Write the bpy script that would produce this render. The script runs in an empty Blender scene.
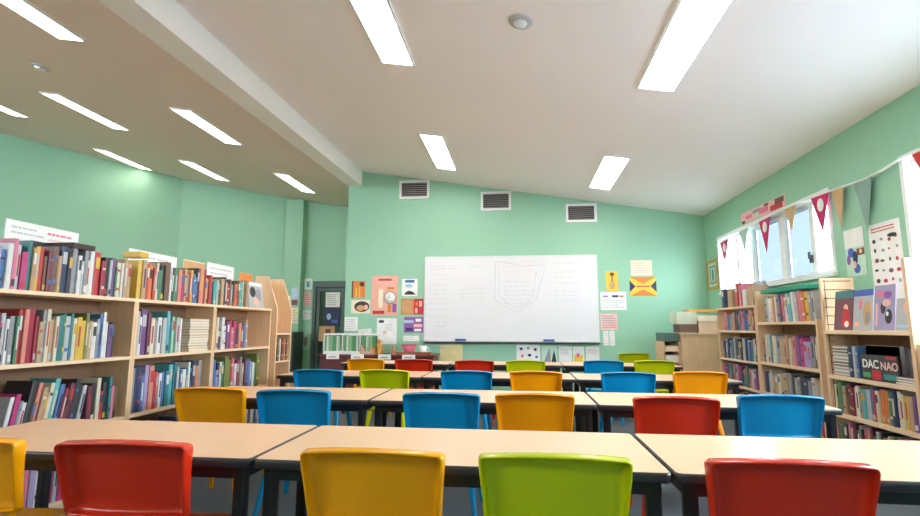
import bpy, bmesh, math, random
from mathutils import Vector, Matrix
random.seed(7)
D = bpy.data
COL = bpy.context.scene.collection
sc = bpy.context.scene
PI = math.pi

# ------------------------------------------------------------------ materials
def srgb(c):
    return tuple(((v / 255) / 12.92) if v / 255 <= .04045 else ((v / 255 + .055) / 1.055) ** 2.4 for v in c)

MC = {}
def mat(name, rgb, rough=.5, metal=0., var=.06, scale=8., bump=0., coat=0., stretch=None, spec=.5):
    if name in MC: return MC[name]
    m = D.materials.new(name); m.use_nodes = True
    nt = m.node_tree; b = nt.nodes['Principled BSDF']
    c = srgb(rgb)
    tc = nt.nodes.new('ShaderNodeTexCoord'); nz = nt.nodes.new('ShaderNodeTexNoise')
    nz.inputs['Scale'].default_value = scale; nz.inputs['Detail'].default_value = 4
    if stretch:
        mp = nt.nodes.new('ShaderNodeMapping'); mp.inputs['Scale'].default_value = stretch
        nt.links.new(tc.outputs['Object'], mp.inputs['Vector']); nt.links.new(mp.outputs['Vector'], nz.inputs['Vector'])
    else:
        nt.links.new(tc.outputs['Object'], nz.inputs['Vector'])
    cr = nt.nodes.new('ShaderNodeValToRGB')
    cr.color_ramp.elements[0].position = .3; cr.color_ramp.elements[1].position = .7
    cr.color_ramp.elements[0].color = tuple(max(0, v * (1 - var)) for v in c) + (1,)
    cr.color_ramp.elements[1].color = tuple(min(1, v * (1 + var)) for v in c) + (1,)
    nt.links.new(nz.outputs['Fac'], cr.inputs['Fac']); nt.links.new(cr.outputs['Color'], b.inputs['Base Color'])
    b.inputs['Roughness'].default_value = rough; b.inputs['Metallic'].default_value = metal
    b.inputs['Coat Weight'].default_value = coat
    b.inputs['Specular IOR Level'].default_value = spec
    if bump:
        bp = nt.nodes.new('ShaderNodeBump'); bp.inputs['Strength'].default_value = bump; bp.inputs['Distance'].default_value = .01
        nt.links.new(nz.outputs['Fac'], bp.inputs['Height']); nt.links.new(bp.outputs['Normal'], b.inputs['Normal'])
    MC[name] = m
    return m

def emis(name, rgb, strength):
    m = D.materials.new(name); m.use_nodes = True
    nt = m.node_tree; b = nt.nodes['Principled BSDF']
    b.inputs['Base Color'].default_value = (.9, .9, .9, 1)
    b.inputs['Emission Color'].default_value = (*rgb, 1); b.inputs['Emission Strength'].default_value = strength
    return m

def glassmat():
    m = D.materials.new('window_glass'); m.use_nodes = True
    nt = m.node_tree; nt.nodes.clear()
    o = nt.nodes.new('ShaderNodeOutputMaterial'); t = nt.nodes.new('ShaderNodeBsdfTransparent')
    g = nt.nodes.new('ShaderNodeBsdfGlossy'); g.inputs['Roughness'].default_value = .03
    x = nt.nodes.new('ShaderNodeMixShader'); t.inputs['Color'].default_value = (.93, .97, .97, 1)
    x.inputs[0].default_value = .05; nt.links.new(t.outputs[0], x.inputs[1]); nt.links.new(g.outputs[0], x.inputs[2])
    nt.links.new(x.outputs[0], o.inputs['Surface'])
    return m

M_wall = mat('green_wall_paint', (152, 201, 173), .55, var=.02, scale=1.3)
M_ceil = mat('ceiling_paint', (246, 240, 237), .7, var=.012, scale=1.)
M_ceil2 = mat('shaded_ceiling_paint', (232, 214, 204), .7, var=.012, scale=1.)  # copy of the ceiling paint with the library side's shade put into its colour
M_beam = mat('beam_paint', (242, 240, 234), .6, var=.01)
M_white = mat('white_gloss_paint', (238, 240, 238), .35, var=.01)
M_carpet = mat('blue_grey_carpet', (104, 114, 122), .95, var=.2, scale=160, bump=.4)
M_birch = mat('birch_board', (226, 190, 150), .5, var=.07, scale=6, stretch=(9, 9, .7))
M_birch_h = mat('birch_shelf', (232, 204, 170), .5, var=.06, scale=6, stretch=(8, .7, 8))
M_back = mat('shaded_birch_back', (140, 104, 78), .75, var=.06, scale=5, stretch=(5, 5, .6))  # darkened birch: shadow inside the shelves is put into this colour
M_lam = mat('beech_laminate', (241, 198, 160), .28, var=.035, scale=30, stretch=(.25, 3, 1))
M_edge = mat('dark_grey_edge_band', (46, 45, 50), .3, var=.03)
M_black = mat('black_metal', (22, 22, 26), .4, var=.05)
M_alu = mat('aluminium', (190, 192, 195), .35, .8, var=.02)
M_pages = mat('paper_pages', (226, 214, 192), .8, var=.08, scale=60, stretch=(30, 30, 1))
M_paper = mat('white_paper', (238, 236, 232), .6, var=.01)
M_wb = mat('whiteboard_enamel', (228, 228, 232), .25, var=.006, scale=2)
M_groove = mat('dark_groove', (92, 56, 40), .7)
M_grille = mat('grey_grille', (158, 154, 152), .5)
M_dark = mat('duct_dark', (70, 66, 66), .8)
M_doorgrey = mat('dark_green_grey_door_paint', (70, 88, 82), .45)
M_maroon = mat('maroon_cabinet', (84, 30, 36), .45)
M_glass = glassmat()

PAL = dict(
    cream=(226, 212, 182), white=(228, 228, 226), grey=(140, 142, 148), black=(36, 34, 40), navy=(34, 44, 84),
    blue=(62, 104, 168), teal=(30, 116, 120), green=(60, 124, 84), olive=(110, 122, 50), red=(190, 42, 44),
    crimson=(150, 24, 48), maroon=(104, 32, 52), pink=(222, 110, 140), magenta=(196, 36, 112), purple=(104, 60, 124),
    lilac=(166, 150, 196), orange=(222, 116, 48), yellow=(226, 178, 48), tan=(188, 150, 108), brown=(104, 70, 52),
    turquoise=(74, 172, 178), salmon=(226, 128, 108), silver=(186, 188, 190), mint=(150, 200, 176))
for k_ in PAL: PAL[k_] = tuple(int(v * .80 + .20 * 140) for v in PAL[k_])
def cm(n): return mat(n + '_cover', PAL[n], .42, var=.07, scale=14)

# ------------------------------------------------------------------ mesh builder
class MB:
    def __init__(s): s.v = []; s.f = []; s.m = []; s.mats = []; s.smooth = []
    def mi(s, m):
        if m not in s.mats: s.mats.append(m)
        return s.mats.index(m)
    def add(s, vs, fs, m, smooth=False, T=None):
        o = len(s.v)
        for p in vs:
            p = Vector(p)
            s.v.append(tuple(T @ p) if T is not None else tuple(p))
        k = s.mi(m)
        for f in fs: s.f.append([i + o for i in f]); s.m.append(k); s.smooth.append(smooth)
        return s
    def box(s, a, b, m, T=None):
        x0, y0, z0 = a; x1, y1, z1 = b
        vs = [(x0, y0, z0), (x1, y0, z0), (x1, y1, z0), (x0, y1, z0), (x0, y0, z1), (x1, y0, z1), (x1, y1, z1), (x0, y1, z1)]
        return s.add(vs, [(3, 2, 1, 0), (4, 5, 6, 7), (0, 1, 5, 4), (1, 2, 6, 5), (2, 3, 7, 6), (3, 0, 4, 7)], m, T=T)
    def prism(s, poly, z0, z1, m, T=None, smooth=False):   # poly CCW in xy
        n = len(poly)
        vs = [(x, y, z0) for x, y in poly] + [(x, y, z1) for x, y in poly]
        s.add(vs, [tuple(range(n - 1, -1, -1)), tuple(range(n, 2 * n))], m, T=T)
        o = len(s.v) - 2 * n; k = s.mi(m)
        for i in range(n):
            j = (i + 1) % n
            s.f.append([o + i, o + j, o + n + j, o + n + i]); s.m.append(k); s.smooth.append(smooth)
        return s
    def loft(s, rings, m, cap0=True, cap1=True, smooth=True, T=None):
        n = len(rings[0]); vs = [p for r in rings for p in r]; fs = []
        for a in range(len(rings) - 1):
            for i in range(n):
                j = (i + 1) % n
                fs.append((a * n + i, a * n + j, (a + 1) * n + j, (a + 1) * n + i))
        s.add(vs, fs, m, smooth, T)
        if cap0: s.add(rings[0], [tuple(range(n - 1, -1, -1))], m, False, T)
        if cap1: s.add(rings[-1], [tuple(range(n))], m, False, T)
        return s
    def lathe(s, prof, c, m, n=20, T=None):
        rings = [[(c[0] + r * math.cos(2 * PI * i / n), c[1] + r * math.sin(2 * PI * i / n), c[2] + z) for i in range(n)] for r, z in prof]
        return s.loft(rings, m, T=T)
    def tube(s, pts, r, m, n=8):
        rings = []
        for i, p in enumerate(pts):
            p = Vector(p)
            d = (Vector(pts[min(i + 1, len(pts) - 1)]) - Vector(pts[max(i - 1, 0)])).normalized()
            u = d.cross(Vector((0, 0, 1)))
            if u.length < .01: u = Vector((1, 0, 0))
            u.normalize(); w = u.cross(d)
            rings.append([tuple(p + u * r * math.cos(2 * PI * k / n) + w * r * math.sin(2 * PI * k / n)) for k in range(n)])
        return s.loft(rings, m)
    def mesh(s, name):
        me = D.meshes.new(name); me.from_pydata(s.v, [], s.f)
        for m in s.mats: me.materials.append(m)
        me.polygons.foreach_set('material_index', s.m); me.polygons.foreach_set('use_smooth', s.smooth)
        me.update(); return me
    def build(s, name, parent=None, loc=(0, 0, 0), rot=(0, 0, 0), fix=True, bevel=0, weld=False):
        me = s.mesh(name)
        if fix or weld or bevel:
            bm = bmesh.new(); bm.from_mesh(me)
            if weld: bmesh.ops.remove_doubles(bm, verts=bm.verts, dist=1e-5)
            bmesh.ops.recalc_face_normals(bm, faces=bm.faces)
            if bevel: bmesh.ops.bevel(bm, geom=bm.edges[:], offset=bevel, segments=2, affect='EDGES', profile=.6)
            bm.to_mesh(me); bm.free()
        o = D.objects.new(name, me); COL.objects.link(o)
        o.location = loc; o.rotation_euler = rot
        if parent: o.parent = parent
        return o

def tag(o, label=None, cat=None, group=None, kind=None):
    if label: o['label'] = label
    if cat: o['category'] = cat
    if group: o['group'] = group
    if kind: o['kind'] = kind
    return o
def empty(name, loc, rz=0):
    o = D.objects.new(name, None); COL.objects.link(o); o.location = loc; o.rotation_euler = (0, 0, rz)
    o.empty_display_size = .05
    return o
def children(o): return [c for c in D.objects if c.parent == o]
def copy_tree(o, parent=None):
    kids = children(o)
    c = o.copy(); COL.objects.link(c); c.parent = parent
    for k in kids: copy_tree(k, c)
    return c
def struct(o, label):
    o['kind'] = 'structure'; o['label'] = label; o['category'] = o.name.split('_')[0]
    return o
def rrect(w, h, r, n=5, cx=0, cy=0):
    pts = []
    for (sx, sy, a0) in ((1, 1, 0), (-1, 1, 90), (-1, -1, 180), (1, -1, 270)):
        for i in range(n + 1):
            a = math.radians(a0 + 90 * i / n)
            pts.append((cx + sx * (w / 2 - r) + r * math.cos(a), cy + sy * (h / 2 - r) + r * math.sin(a)))
    return pts

# ------------------------------------------------------------------ room shell
YB = 9.6; XR = 3.366; XB = -3.37; YF = -3.0; XL = -13.0
def zc(x): return 4.329 - .1633 * (x + 3.106)          # main ceiling
def zl(x): return 3.50 + .165 * abs(x)                 # left ceiling
mb = MB(); mb.box((XL - .2, YF - .2, -.1), (-3.30, 12.3, 0), mat('beige_carpet', (186, 158, 138), .95, var=.1, scale=120))  # unseen floor; beige made up so its bounce warms the left ceiling
struct(mb.build('floor_left'), 'unseen library side floor, beige added for warm bounce')
mb = MB(); mb.box((-3.30, YF - .2, -.1), (XR + .2, 12.3, 0), M_carpet)
struct(mb.build('floor'), 'blue-grey carpeted classroom floor')
def slab(name, x0, x1, y0, y1, zf, label, th=.15, m=M_ceil):
    b = MB(); vs = [(x0, y0, zf(x0)), (x1, y0, zf(x1)), (x1, y1, zf(x1)), (x0, y1, zf(x0))]
    vs += [(x, y, z + th) for x, y, z in vs]
    b.add(vs, [(3, 2, 1, 0), (4, 5, 6, 7), (0, 1, 5, 4), (1, 2, 6, 5), (2, 3, 7, 6), (3, 0, 4, 7)], m)
    return struct(b.build(name), label)
slab('ceiling', -3.40, XR + .2, YF - .2, YB + .15, zc, 'white sloping ceiling over the desks')
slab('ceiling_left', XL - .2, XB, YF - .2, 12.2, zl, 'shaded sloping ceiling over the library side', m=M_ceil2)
mb = MB(); mb.prism([(-3.84, YF), (-3.50, YF), (-3.10, YB), (XB, YB)], 4.03, 4.66, M_beam)
struct(mb.build('trim_1'), 'deep white beam running from the camera to the whiteboard wall')
def wall(name, p0, p1, z0, z1, th, label, m=M_wall):
    a = Vector(p0); b_ = Vector(p1); d = (b_ - a).normalized(); n = Vector((-d.y, d.x)) * th
    q = [a, b_, b_ + n, a + n]; zt = [z0, z1, z1, z0]
    vs = [(p.x, p.y, 0) for p in q] + [(p.x, p.y, z) for p, z in zip(q, zt)]
    b = MB(); b.add(vs, [(3, 2, 1, 0), (4, 5, 6, 7), (0, 1, 5, 4), (1, 2, 6, 5), (2, 3, 7, 6), (3, 0, 4, 7)], m)
    return struct(b.build(name), label)
# whiteboard wall (top follows the slope)
wall('wall_back', (XB, YB), (XR, YB), zc(-3.37), zc(XR), .15, 'green wall behind the whiteboard')
wall('wall_return', (XB + .001, YB + .15), (XB + .001, 12.0), zl(XB), zl(XB), -.12, 'green return wall beside the door recess')
YD = 12.0
def quadwall(name, boxes, label):
    b = MB()
    for a, c in boxes: b.box(a, c, M_wall)
    return struct(b.build(name), label)
wall('wall_door', (-5.7, YD), (-5.02, YD), zl(5.7), zl(5.02), .12, 'green wall left of the glazed door')
wall('wall_door_right', (-4.14, YD), (XB, YD), zl(4.14), zl(XB), .12, 'green wall right of the glazed door')
b = MB(); b.box((-5.02, YD, 2.36), (-4.14, YD + .12, zl(5.02) + .05), M_wall); struct(b.build('wall_door_top'), 'green wall above the glazed door')
b = MB(); b.box((-5.72, 11.78, 0), (-5.27, 11.999, zl(5.3)), M_wall); struct(b.build('wall_pier'), 'green projecting pier left of the door')
wall('wall_back_left', (-8.24, 11.4), (-5.72, 12.0), zl(8.24), zl(5.72), .12, 'green wall behind the tall bookcases')
wall('wall_left', (-13.0, 7.4), (-8.24, 11.4), zl(13.0), zl(8.24), .12, 'green angled wall at the far left')
wall('wall_left_side', (-13, YF), (-13, 7.4), zl(13), zl(13), .12, 'green side wall of the library area')
b = MB(); b.prism([(-13, YF - .15), (XR + .15, YF - .15), (XR + .15, YF), (-13, YF)], 0, 3.2, M_wall)
b.prism([(-13, YF - .15), (XB, YF - .15), (XB, YF), (-13, YF)], 3.2, 4.0, M_wall); b.prism([(XB, YF - .15), (XR, YF - .15), (XR, YF), (XB, YF)], 3.2, 4.0, M_wall)
struct(b.build('wall_rear'), 'green wall behind the camera')

# right wall with three window openings
WT = .18
openings = [(5.87, 8.98, 1.83, 2.72), (1.1, 4.74, 1.35, 2.70), (-2.4, -1.7, 1.35, 2.70)]
b = MB(); ys = YF
for (y0, y1, z0, z1) in sorted(openings):
    b.box((XR, ys, 0), (XR + WT, y0, 3.285), M_wall)
    b.box((XR, y0, 0), (XR + WT, y1, z0), M_wall); b.box((XR, y0, z1), (XR + WT, y1, 3.285), M_wall)
    ys = y1
b.box((XR, ys, 0), (XR + WT, YB + .15, 3.285), M_wall)
struct(b.build('wall_right'), 'green window wall on the right')
def window(n, y0, y1, z0, z1, mull, label):
    o = empty('window_%d' % n, (XR + .1, (y0 + y1) / 2, z0)); o['kind'] = 'structure'; o['label'] = label; o['category'] = 'window'
    ox, oy, oz = XR + .1, (y0 + y1) / 2, z0
    def L(b, nm): return b.build(nm, o, loc=(-ox, -oy, -oz))
    t = .05
    f = MB()
    for a, c in (((XR + .05, y0, z0), (XR + .13, y1, z0 + t)), ((XR + .05, y0, z1 - t), (XR + .13, y1, z1)),
                 ((XR + .05, y0, z0 + t), (XR + .13, y0 + t, z1 - t)), ((XR + .05, y1 - t, z0 + t), (XR + .13, y1, z1 - t))): f.box(a, c, M_white)
    L(f, 'window_frame')
    for (my, w) in mull:
        q = MB(); q.box((XR + .06, my - w / 2, z0 + t), (XR + .12, my + w / 2, z1 - t), M_white); L(q, 'mullion')
    e = [y0 + t] + [m_[0] for m_ in sorted(mull)] + [y1 - t]
    ww = [0] + [m_[1] / 2 for m_ in sorted(mull)] + [0]
    for i in range(len(e) - 1):
        q = MB(); q.box((XR + .088, e[i] + ww[i], z0 + t), (XR + .092, e[i + 1] - ww[i + 1], z1 - t), M_glass); L(q, 'pane')
    q = MB(); q.box((XR - .035, y0 - .04, z0 - .035), (XR + .05, y1 + .04, z0), M_white); L(q, 'window_sill')
    q = MB()
    for a, c in (((XR - .015, y0 - .045, z1), (XR - .0005, y1 + .045, z1 + .045)), ((XR - .015, y0 - .045, z0), (XR - .0005, y0, z1)), ((XR - .015, y1, z0), (XR - .0005, y1 + .045, z1))): q.box(a, c, M_white)
    # pieces lining the reveal
    for a, c in (((XR - .0005, y0, z1 - .008), (XR + .05, y1, z1)), ((XR - .0005, y0, z0), (XR + .05, y0 + .008, z1)), ((XR - .0005, y1 - .008, z0), (XR + .05, y1, z1))): q.box(a, c, M_white)
    L(q, 'casing')
    return o
window(1, *openings[0], [(8.42, .09), (7.9, .09), (7.03, .12), (6.33, .09)], 'wide white sliding window above the low bookcases')
window(2, *openings[1], [(3.5, .08), (2.3, .08)], 'white window at the right edge of the photo')
window(3, *openings[2], [], 'white window behind the camera')
scr = D.materials.new('insect_screen_mesh'); scr.use_nodes = True; _n = scr.node_tree; _n.nodes.clear()
_o = _n.nodes.new('ShaderNodeOutputMaterial'); _t = _n.nodes.new('ShaderNodeBsdfTransparent'); _t.inputs['Color'].default_value = (.040, .045, .049, 1); _n.links.new(_t.outputs[0], _o.inputs['Surface'])
for ya_, yb_ in ((7.09, 7.855), (6.375, 6.97)):  # tinted sheets added outside two panes to dim the bright sky
    b = MB(); b.add([(XR + .125, ya_, 1.88), (XR + .125, yb_, 1.88), (XR + .125, yb_, 2.67), (XR + .125, ya_, 2.67)], [(0, 1, 2, 3)], scr)
    b.build('insect_screen', D.objects['window_1'], loc=(-XR - .1, -(5.87 + 8.98) / 2, -1.83))
# casement catch seen on the sliding sash
c_ = MB(); c_.box((XR + .035, 6.36, 2.0), (XR + .058, 6.40, 2.09), M_edge); c_.box((XR + .02, 6.365, 2.05), (XR + .036, 6.395, 2.13), M_edge)
k_ = c_.build('window_latch', D.objects['window_1'], loc=(-XR - .1, -(5.87 + 8.98) / 2, -1.83))
# ground outside
M_out = mat('pale_paving_outside', (160, 166, 178), .9, var=.1, scale=.5)
b = MB(); b.box((XR + .6, -20, -.5), (60, 40, -.4), M_out); struct(b.build('ground'), 'pale paving outside the windows')

# vents on the whiteboard wall
def vent(x0, x1, z0, z1, label):
    o = empty('air_vent', ((x0 + x1) / 2, YB, (z0 + z1) / 2)); tag(o, label, 'vent', 'air vents above the whiteboard')
    w = (x1 - x0) / 2; h = (z1 - z0) / 2; t = .045
    f = MB()
    for a, c in (((-w, -.03, -h), (w, 0, -h + t)), ((-w, -.03, h - t), (w, 0, h)), ((-w, -.03, -h + t), (-w + t, 0, h - t)), ((w - t, -.03, -h + t), (w, 0, h - t))): f.box(a, c, M_white)
    f.build('frame', o)
    bk = MB(); bk.box((-w + t, -.004, -h + t), (w - t, -.001, h - t), M_dark); bk.build('duct', o)
    n = 7; g = MB()
    for i in range(n):
        z = -h + t + (i + .5) * (2 * h - 2 * t) / n
        T = Matrix.Translation((0, -.014, z)) @ Matrix.Rotation(math.radians(35), 4, 'X')
        g.box((-w + t, -.012, -.003), (w - t, .012, .003), M_grille, T)
    g.build('louvre', o)
vent(-2.33, -1.73, 3.735, 4.105, 'white framed air vent high on the wall, left of the three')
vent(-.72, -.14, 3.465, 3.835, 'white framed air vent in the middle above the whiteboard')
vent(.885, 1.455, 3.20, 3.555, 'white framed air vent high above the right end of whiteboard')

# ceiling lights
M_em = emis('light_diffuser', (1.0, .89, .80), 8.5); M_em2 = emis('dim_light_diffuser', (1.0, .86, .74), 3.4)
def ceiling_light(x, y, zf, label, group, w=.37, l=1.63, me=None):
    sl = math.atan((zf(x + .1) - zf(x - .1)) / .2)
    o = empty('ceiling_light', (x, y, zf(x) - .001)); o.rotation_euler = (0, -sl, 0)
    tag(o, label, 'ceiling light', group)
    f = MB(); t = .022; hw = w / 2; hl = l / 2
    for a, c in (((-hw, -hl, -.022), (hw, -hl + t, 0)), ((-hw, hl - t, -.022), (hw, hl, 0)), ((-hw, -hl + t, -.022), (-hw + t, hl - t, 0)), ((hw - t, -hl + t, -.022), (hw, hl - t, 0))): f.box(a, c, M_white)
    f.build('frame', o)
    d = MB(); d.box((-hw + t, -hl + t, -.016), (hw - t, hl - t, -.004), me or M_em); d.build('diffuser', o)
G1 = 'recessed lights over the desks'; G2 = 'recessed lights over the library side'
for x, cx in ((-1.25, 'left'), (1.37, 'right')):
    for y, lab in ((7.82, 'smaller looking ceiling light nearest the whiteboard, %s row over the desks' % cx), (4.18, 'large bright ceiling light cut by the top edge of photo, %s row' % cx)):
        ceiling_light(x, y, zc, lab, G1)
rows = {10.08: 'farthest row by the door', 7.0: 'middle row', 3.88: 'row nearest the photo front'}
for x, cx in ((-4.7, 'first line'), (-6.78, 'second line'), (-8.75, 'third line')):
    for y, ry in rows.items():
        ceiling_light(x, y, zl, 'slim ceiling light left of the beam, %s, %s' % (cx, ry), G2, w=.34, l=1.38, me=M_em2)
def detector(x, y, zf, label):
    o = empty('smoke_detector', (x, y, zf(x)))
    tag(o, label, 'smoke detector'); sl = math.atan((zf(x + .1) - zf(x - .1)) / .2); o.rotation_euler = (0, -sl, 0)
    b = MB(); b.lathe([(.0, -.02), (.095, -.02), (.105, -.01), (.105, 0)], (0, 0, 0), mat('detector_grey', (186, 184, 184), .5)); b.build('base', o)
    b = MB(); b.lathe([(.0, -.045), (.03, -.045), (.052, -.035), (.058, -.02), (.0, -.0195)], (0, 0, 0), M_white); b.build('sensor', o)
detector(.04, 4.05, zc, 'round white smoke detector on the ceiling between the big lights')
detector(-5.98, 5.4, zl, 'round grey smoke detector on the shaded ceiling left of beam')

# ------------------------------------------------------------------ chairs
def make_chair(colname, rgb):
    m = mat(colname + '_plastic', rgb, .24, var=.02, scale=3, coat=.1, spec=.4)
    root = empty('school_chair', (0, 0, 0))
    # backrest shell, sitter faces +Y, top at z .91
    def out(inset, y, kcurve=1.0, n=7):
        pts = []
        top, bot = .915, .59
        wt, wb = .256, .238
        base = []
        R = .02
        def corner(cx, cz, a0, r):
            for i in range(n + 1):
                a = math.radians(a0 + 90 * i / n); base.append((cx + r * math.cos(a), cz + r * math.sin(a)))
        r = max(.010, R - inset * .4)
        corner(wt - inset - r, top - inset - r, 0, r)
        for i in range(1, 8): base.append(((wt - inset - r) * (1 - 2 * i / 8), top - inset))
        corner(-(wt - inset - r), top - inset - r, 90, r)
        for i in range(1, 5):
            t = i / 5; base.append((-((wt - inset) * (1 - t) + (wb - inset) * t), (top - R) * (1 - t) + (bot + R) * t))
        corner(-(wb - inset - r), bot + inset + r, 180, r)
        for i in range(1, 8): base.append((-(wb - inset - r) * (1 - 2 * i / 8), bot + inset))
        corner(wb - inset - r, bot + inset + r, 270, r)
        for i in range(1, 5):
            t = i / 5; base.append((((wb - inset) * (1 - t) + (wt - inset) * t), (bot + R) * (1 - t) + (top - R) * t))
        return [(x, y, z) for x, z in base]
    def deform(p):
        x, y, z = p
        t = (z - .59) / .325
        zz = z - (.018 * (x / .25) ** 2 if z > .8 else 0)
        yy = y * (.6 + .4 * t) + .07 * max(0, 1 - t) ** 1.5 + .55 * x * x - .03
        return (x, yy, zz)
    rings = []
    cx, cz = 0, .75
    def scaled(ring, s): return [(x * s, y, cz + (z - cz) * s) for x, y, z in ring]
    A = out(.045, .066)
    rings += [scaled(A, .12), scaled(A, .4), scaled(A, .7), A, out(.018, .062), out(.006, .054), out(.001, .04), out(.004, .0), out(.007, -.006), out(.013, -.004), out(.016, .012), out(.021, .036), out(.034, .052)]
    Bk = out(.05, .057)
    rings += [Bk, scaled(Bk, .7), scaled(Bk, .4), scaled(Bk, .12)]
    rings = [[deform(p) for p in r] for r in rings]
    b = MB(); b.loft(rings, m); b.build('backrest', root)
    # seat
    def so(inset, z, n=6):
        pts = rrect(.43 - 2 * inset, .42 - 2 * inset, max(.02, .07 - inset), n, 0, .305)
        res = []
        for x, y in pts:
            k = 1 - .10 * ((.305 + .21 - y) / .42)
            zz = z - .018 * max(0, (y - .42) / .1) + .03 * max(0, (.16 - y) / .07) + .25 * x * x * (1 if y < .4 else .3)
            res.append((x * k, y, zz))
        return res
    def ss(r, s, dz):
        return [(x * s, .305 + (y - .305) * s, z0 * 1.0 + dz) for (x, y, z0) in r]
    A = so(.03, .455)
    rg = [ss(so(.03, .447), .1, 0), ss(so(.03, .448), .5, 0), A, so(.012, .462), so(.0, .458), so(-.004, .445), so(-.004, .425), so(.002, .422), so(.008, .44), so(.03, .440), ss(so(.03, .435), .5, 0), ss(so(.03, .434), .1, 0)]
    b = MB(); b.loft(rg, m); b.build('seat', root)
    # legs: tapering rounded posts
    for sx in (-1, 1):
        for (yt, yb, zt, rise) in ((.13, .02, .445, 1), (.46, .52, .435, 0)):
            top = Vector((sx * (.165 if rise else .18), yt, zt)); bot = Vector((sx * .225, yb, .0))
            b = MB(); rg = []
            for t in (0, .05, .3, .6, .9, 1.0):
                p = bot.lerp(top, t); w = .028 + .016 * t; d = .026 + .02 * t
                rg.append([(p.x + x_, p.y + y_, p.z) for x_, y_ in rrect(w, d, .009, 3)])
            b.loft(rg, m)
            if rise:    # rear legs run up the back as ribs
                rg = []
                for t in (0, .5, 1.0):
                    p = Vector((sx * .165, .13, .44)).lerp(Vector((sx * .172, .098, .66)), t)
                    rg.append([(p.x + x_, p.y + y_, p.z) for x_, y_ in rrect(.036 - .01 * t, .034 - .01 * t, .008, 3)])
                b.loft(rg, m)
            b.build('leg', root)
    for k in children(root):
        k.data.transform(Matrix.Scale(.902, 4, (0, 0, 1)))
    return root
CC = dict(yellow=(255, 168, 0), red=(214, 44, 14), green=(196, 202, 0), blue=(0, 136, 188), orange=(255, 156, 0))
proto = {}
chairs = [  # x, y(top of back), colour, rz, label
 (-2.13, 1.72, 'yellow', .10, 'yellow plastic chair cut off at the lower left corner of photo'),
 (-1.46, 1.75, 'red', .05, 'red plastic chair in the front row, second from the left'),
 (-.515, 1.74, 'yellow', .0, 'large yellow plastic chair in the front row, centre left'),
 (.107, 1.75, 'green', .0, 'lime green plastic chair in the front row at the middle desk'),
 (.855, 1.77, 'red', -.02, 'glossy red plastic chair in the front row, lower right'),
 (-2.145, 3.36, 'yellow', .04, 'yellow plastic chair in second row beside the left bookcase'),
 (-1.52, 3.32, 'blue', .04, 'blue plastic chair in second row, just right of a yellow chair'),
 (-.512, 3.30, 'blue', .0, 'blue plastic chair in second row at the left of the middle desk'),
 (.087, 3.34, 'orange', .0, 'amber plastic chair in second row, between blue and red ones'),
 (.945, 3.30, 'red', -.03, 'red plastic chair in the second row, right-hand desk'),
 (1.63, 3.48, 'blue', -.03, 'blue plastic chair in second row, rightmost, near the bookcase'),
 (-2.01, 4.95, 'blue', .03, 'blue plastic chair in third row, leftmost of that row'),
 (-1.345, 5.0, 'green', .0, 'lime green plastic chair in third row at the left desk'),
 (-.525, 5.0, 'blue', .0, 'blue plastic chair in third row at the middle desk'),
 (.148, 5.05, 'orange', .0, 'amber plastic chair in third row at the middle desk'),
 (1.02, 5.07, 'blue', .0, 'blue plastic chair in third row at the right desk'),
 (1.735, 5.25, 'orange', .0, 'amber plastic chair in third row, rightmost, by the bookcases'),
 (-2.05, 6.68, 'yellow', .0, 'yellow plastic chair in fourth row, leftmost, below the display counter'),
 (-1.40, 6.68, 'red', .0, 'red plastic chair in fourth row at the left desk'),
 (-.59, 6.6, 'red', .0, 'red plastic chair in fourth row at the middle desk'),
 (.066, 6.7, 'green', .0, 'lime green plastic chair in fourth row under the whiteboard'),
 (1.07, 6.85, 'blue', .0, 'blue plastic chair in fourth row at the right desk'),
 (1.73, 6.95, 'green', .0, 'lime green plastic chair in fourth row, rightmost'),
 (1.90, 8.95, 'green', .0, 'yellow-green plastic chair standing alone near the back wall'),
]
for x, y, c, rz, lab in chairs:
    if c not in proto:
        o = proto[c] = make_chair({'green': 'lime', 'orange': 'amber'}.get(c, c), CC[c])
    else: o = copy_tree(proto[c])
    o.location = (x, y + .03, 0); o.rotation_euler = (0, 0, rz)
    tag(o, lab, 'chair', 'plastic chairs in rows at the desks')

# ------------------------------------------------------------------ desks
def make_desk(w=1.592, d=.715, h=.72):
    root = empty('school_desk', (0, 0, 0))
    P = rrect(w - .016, d - .016, .022, 5)
    b = MB(); b.prism(P, h - .022, h, M_lam); b.build('desktop', root)
    Po = rrect(w, d, .03, 5)
    def rg(pts, z): return [(x, y, z) for x, y in pts]
    e = MB()
    sh = rrect(w - .005, d - .005, .028, 5)
    e.loft([rg(P, h - .001), rg(sh, h - .003), rg(Po, h - .010), rg(Po, h - .030), rg(sh, h - .036), rg(P, h - .036)], M_edge, cap0=False)
    e.build('edge_band', root)
    f = MB(); a = .035
    x1, y1 = w / 2 - a, d / 2 - a
    for p, q in (((-x1, -y1, h - .085), (x1, -y1 + .025, h - .0365)), ((-x1, y1 - .025, h - .085), (x1, y1, h - .0365)), ((-x1, -y1 + .025, h - .085), (-x1 + .025, y1 - .025, h - .0365)), ((x1 - .025, -y1 + .025, h - .085), (x1, y1 - .025, h - .0365))): f.box(p, q, M_black)
    f.build('frame', root)
    for sx in (-1, 1):
        for sy in (-1, 1):
            g = MB(); cx, cy = sx * (w / 2 - .06), sy * (d / 2 - .055)
            g.loft([[(x + cx, y + cy, z) for x, y in rrect(.052, .052, .014, 3)] for z in (.02, h - .0365)], M_black)
            lg = g.build('leg', root)
            t = MB(); t.lathe([(.024, 0), (.03, .004), (.03, .026), (.024, .03)], (cx, cy, 0), M_edge, 12); t.build('foot_cap', lg)
    return root
dproto = None
nm = ['front', 'second', 'third', 'fourth']
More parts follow.
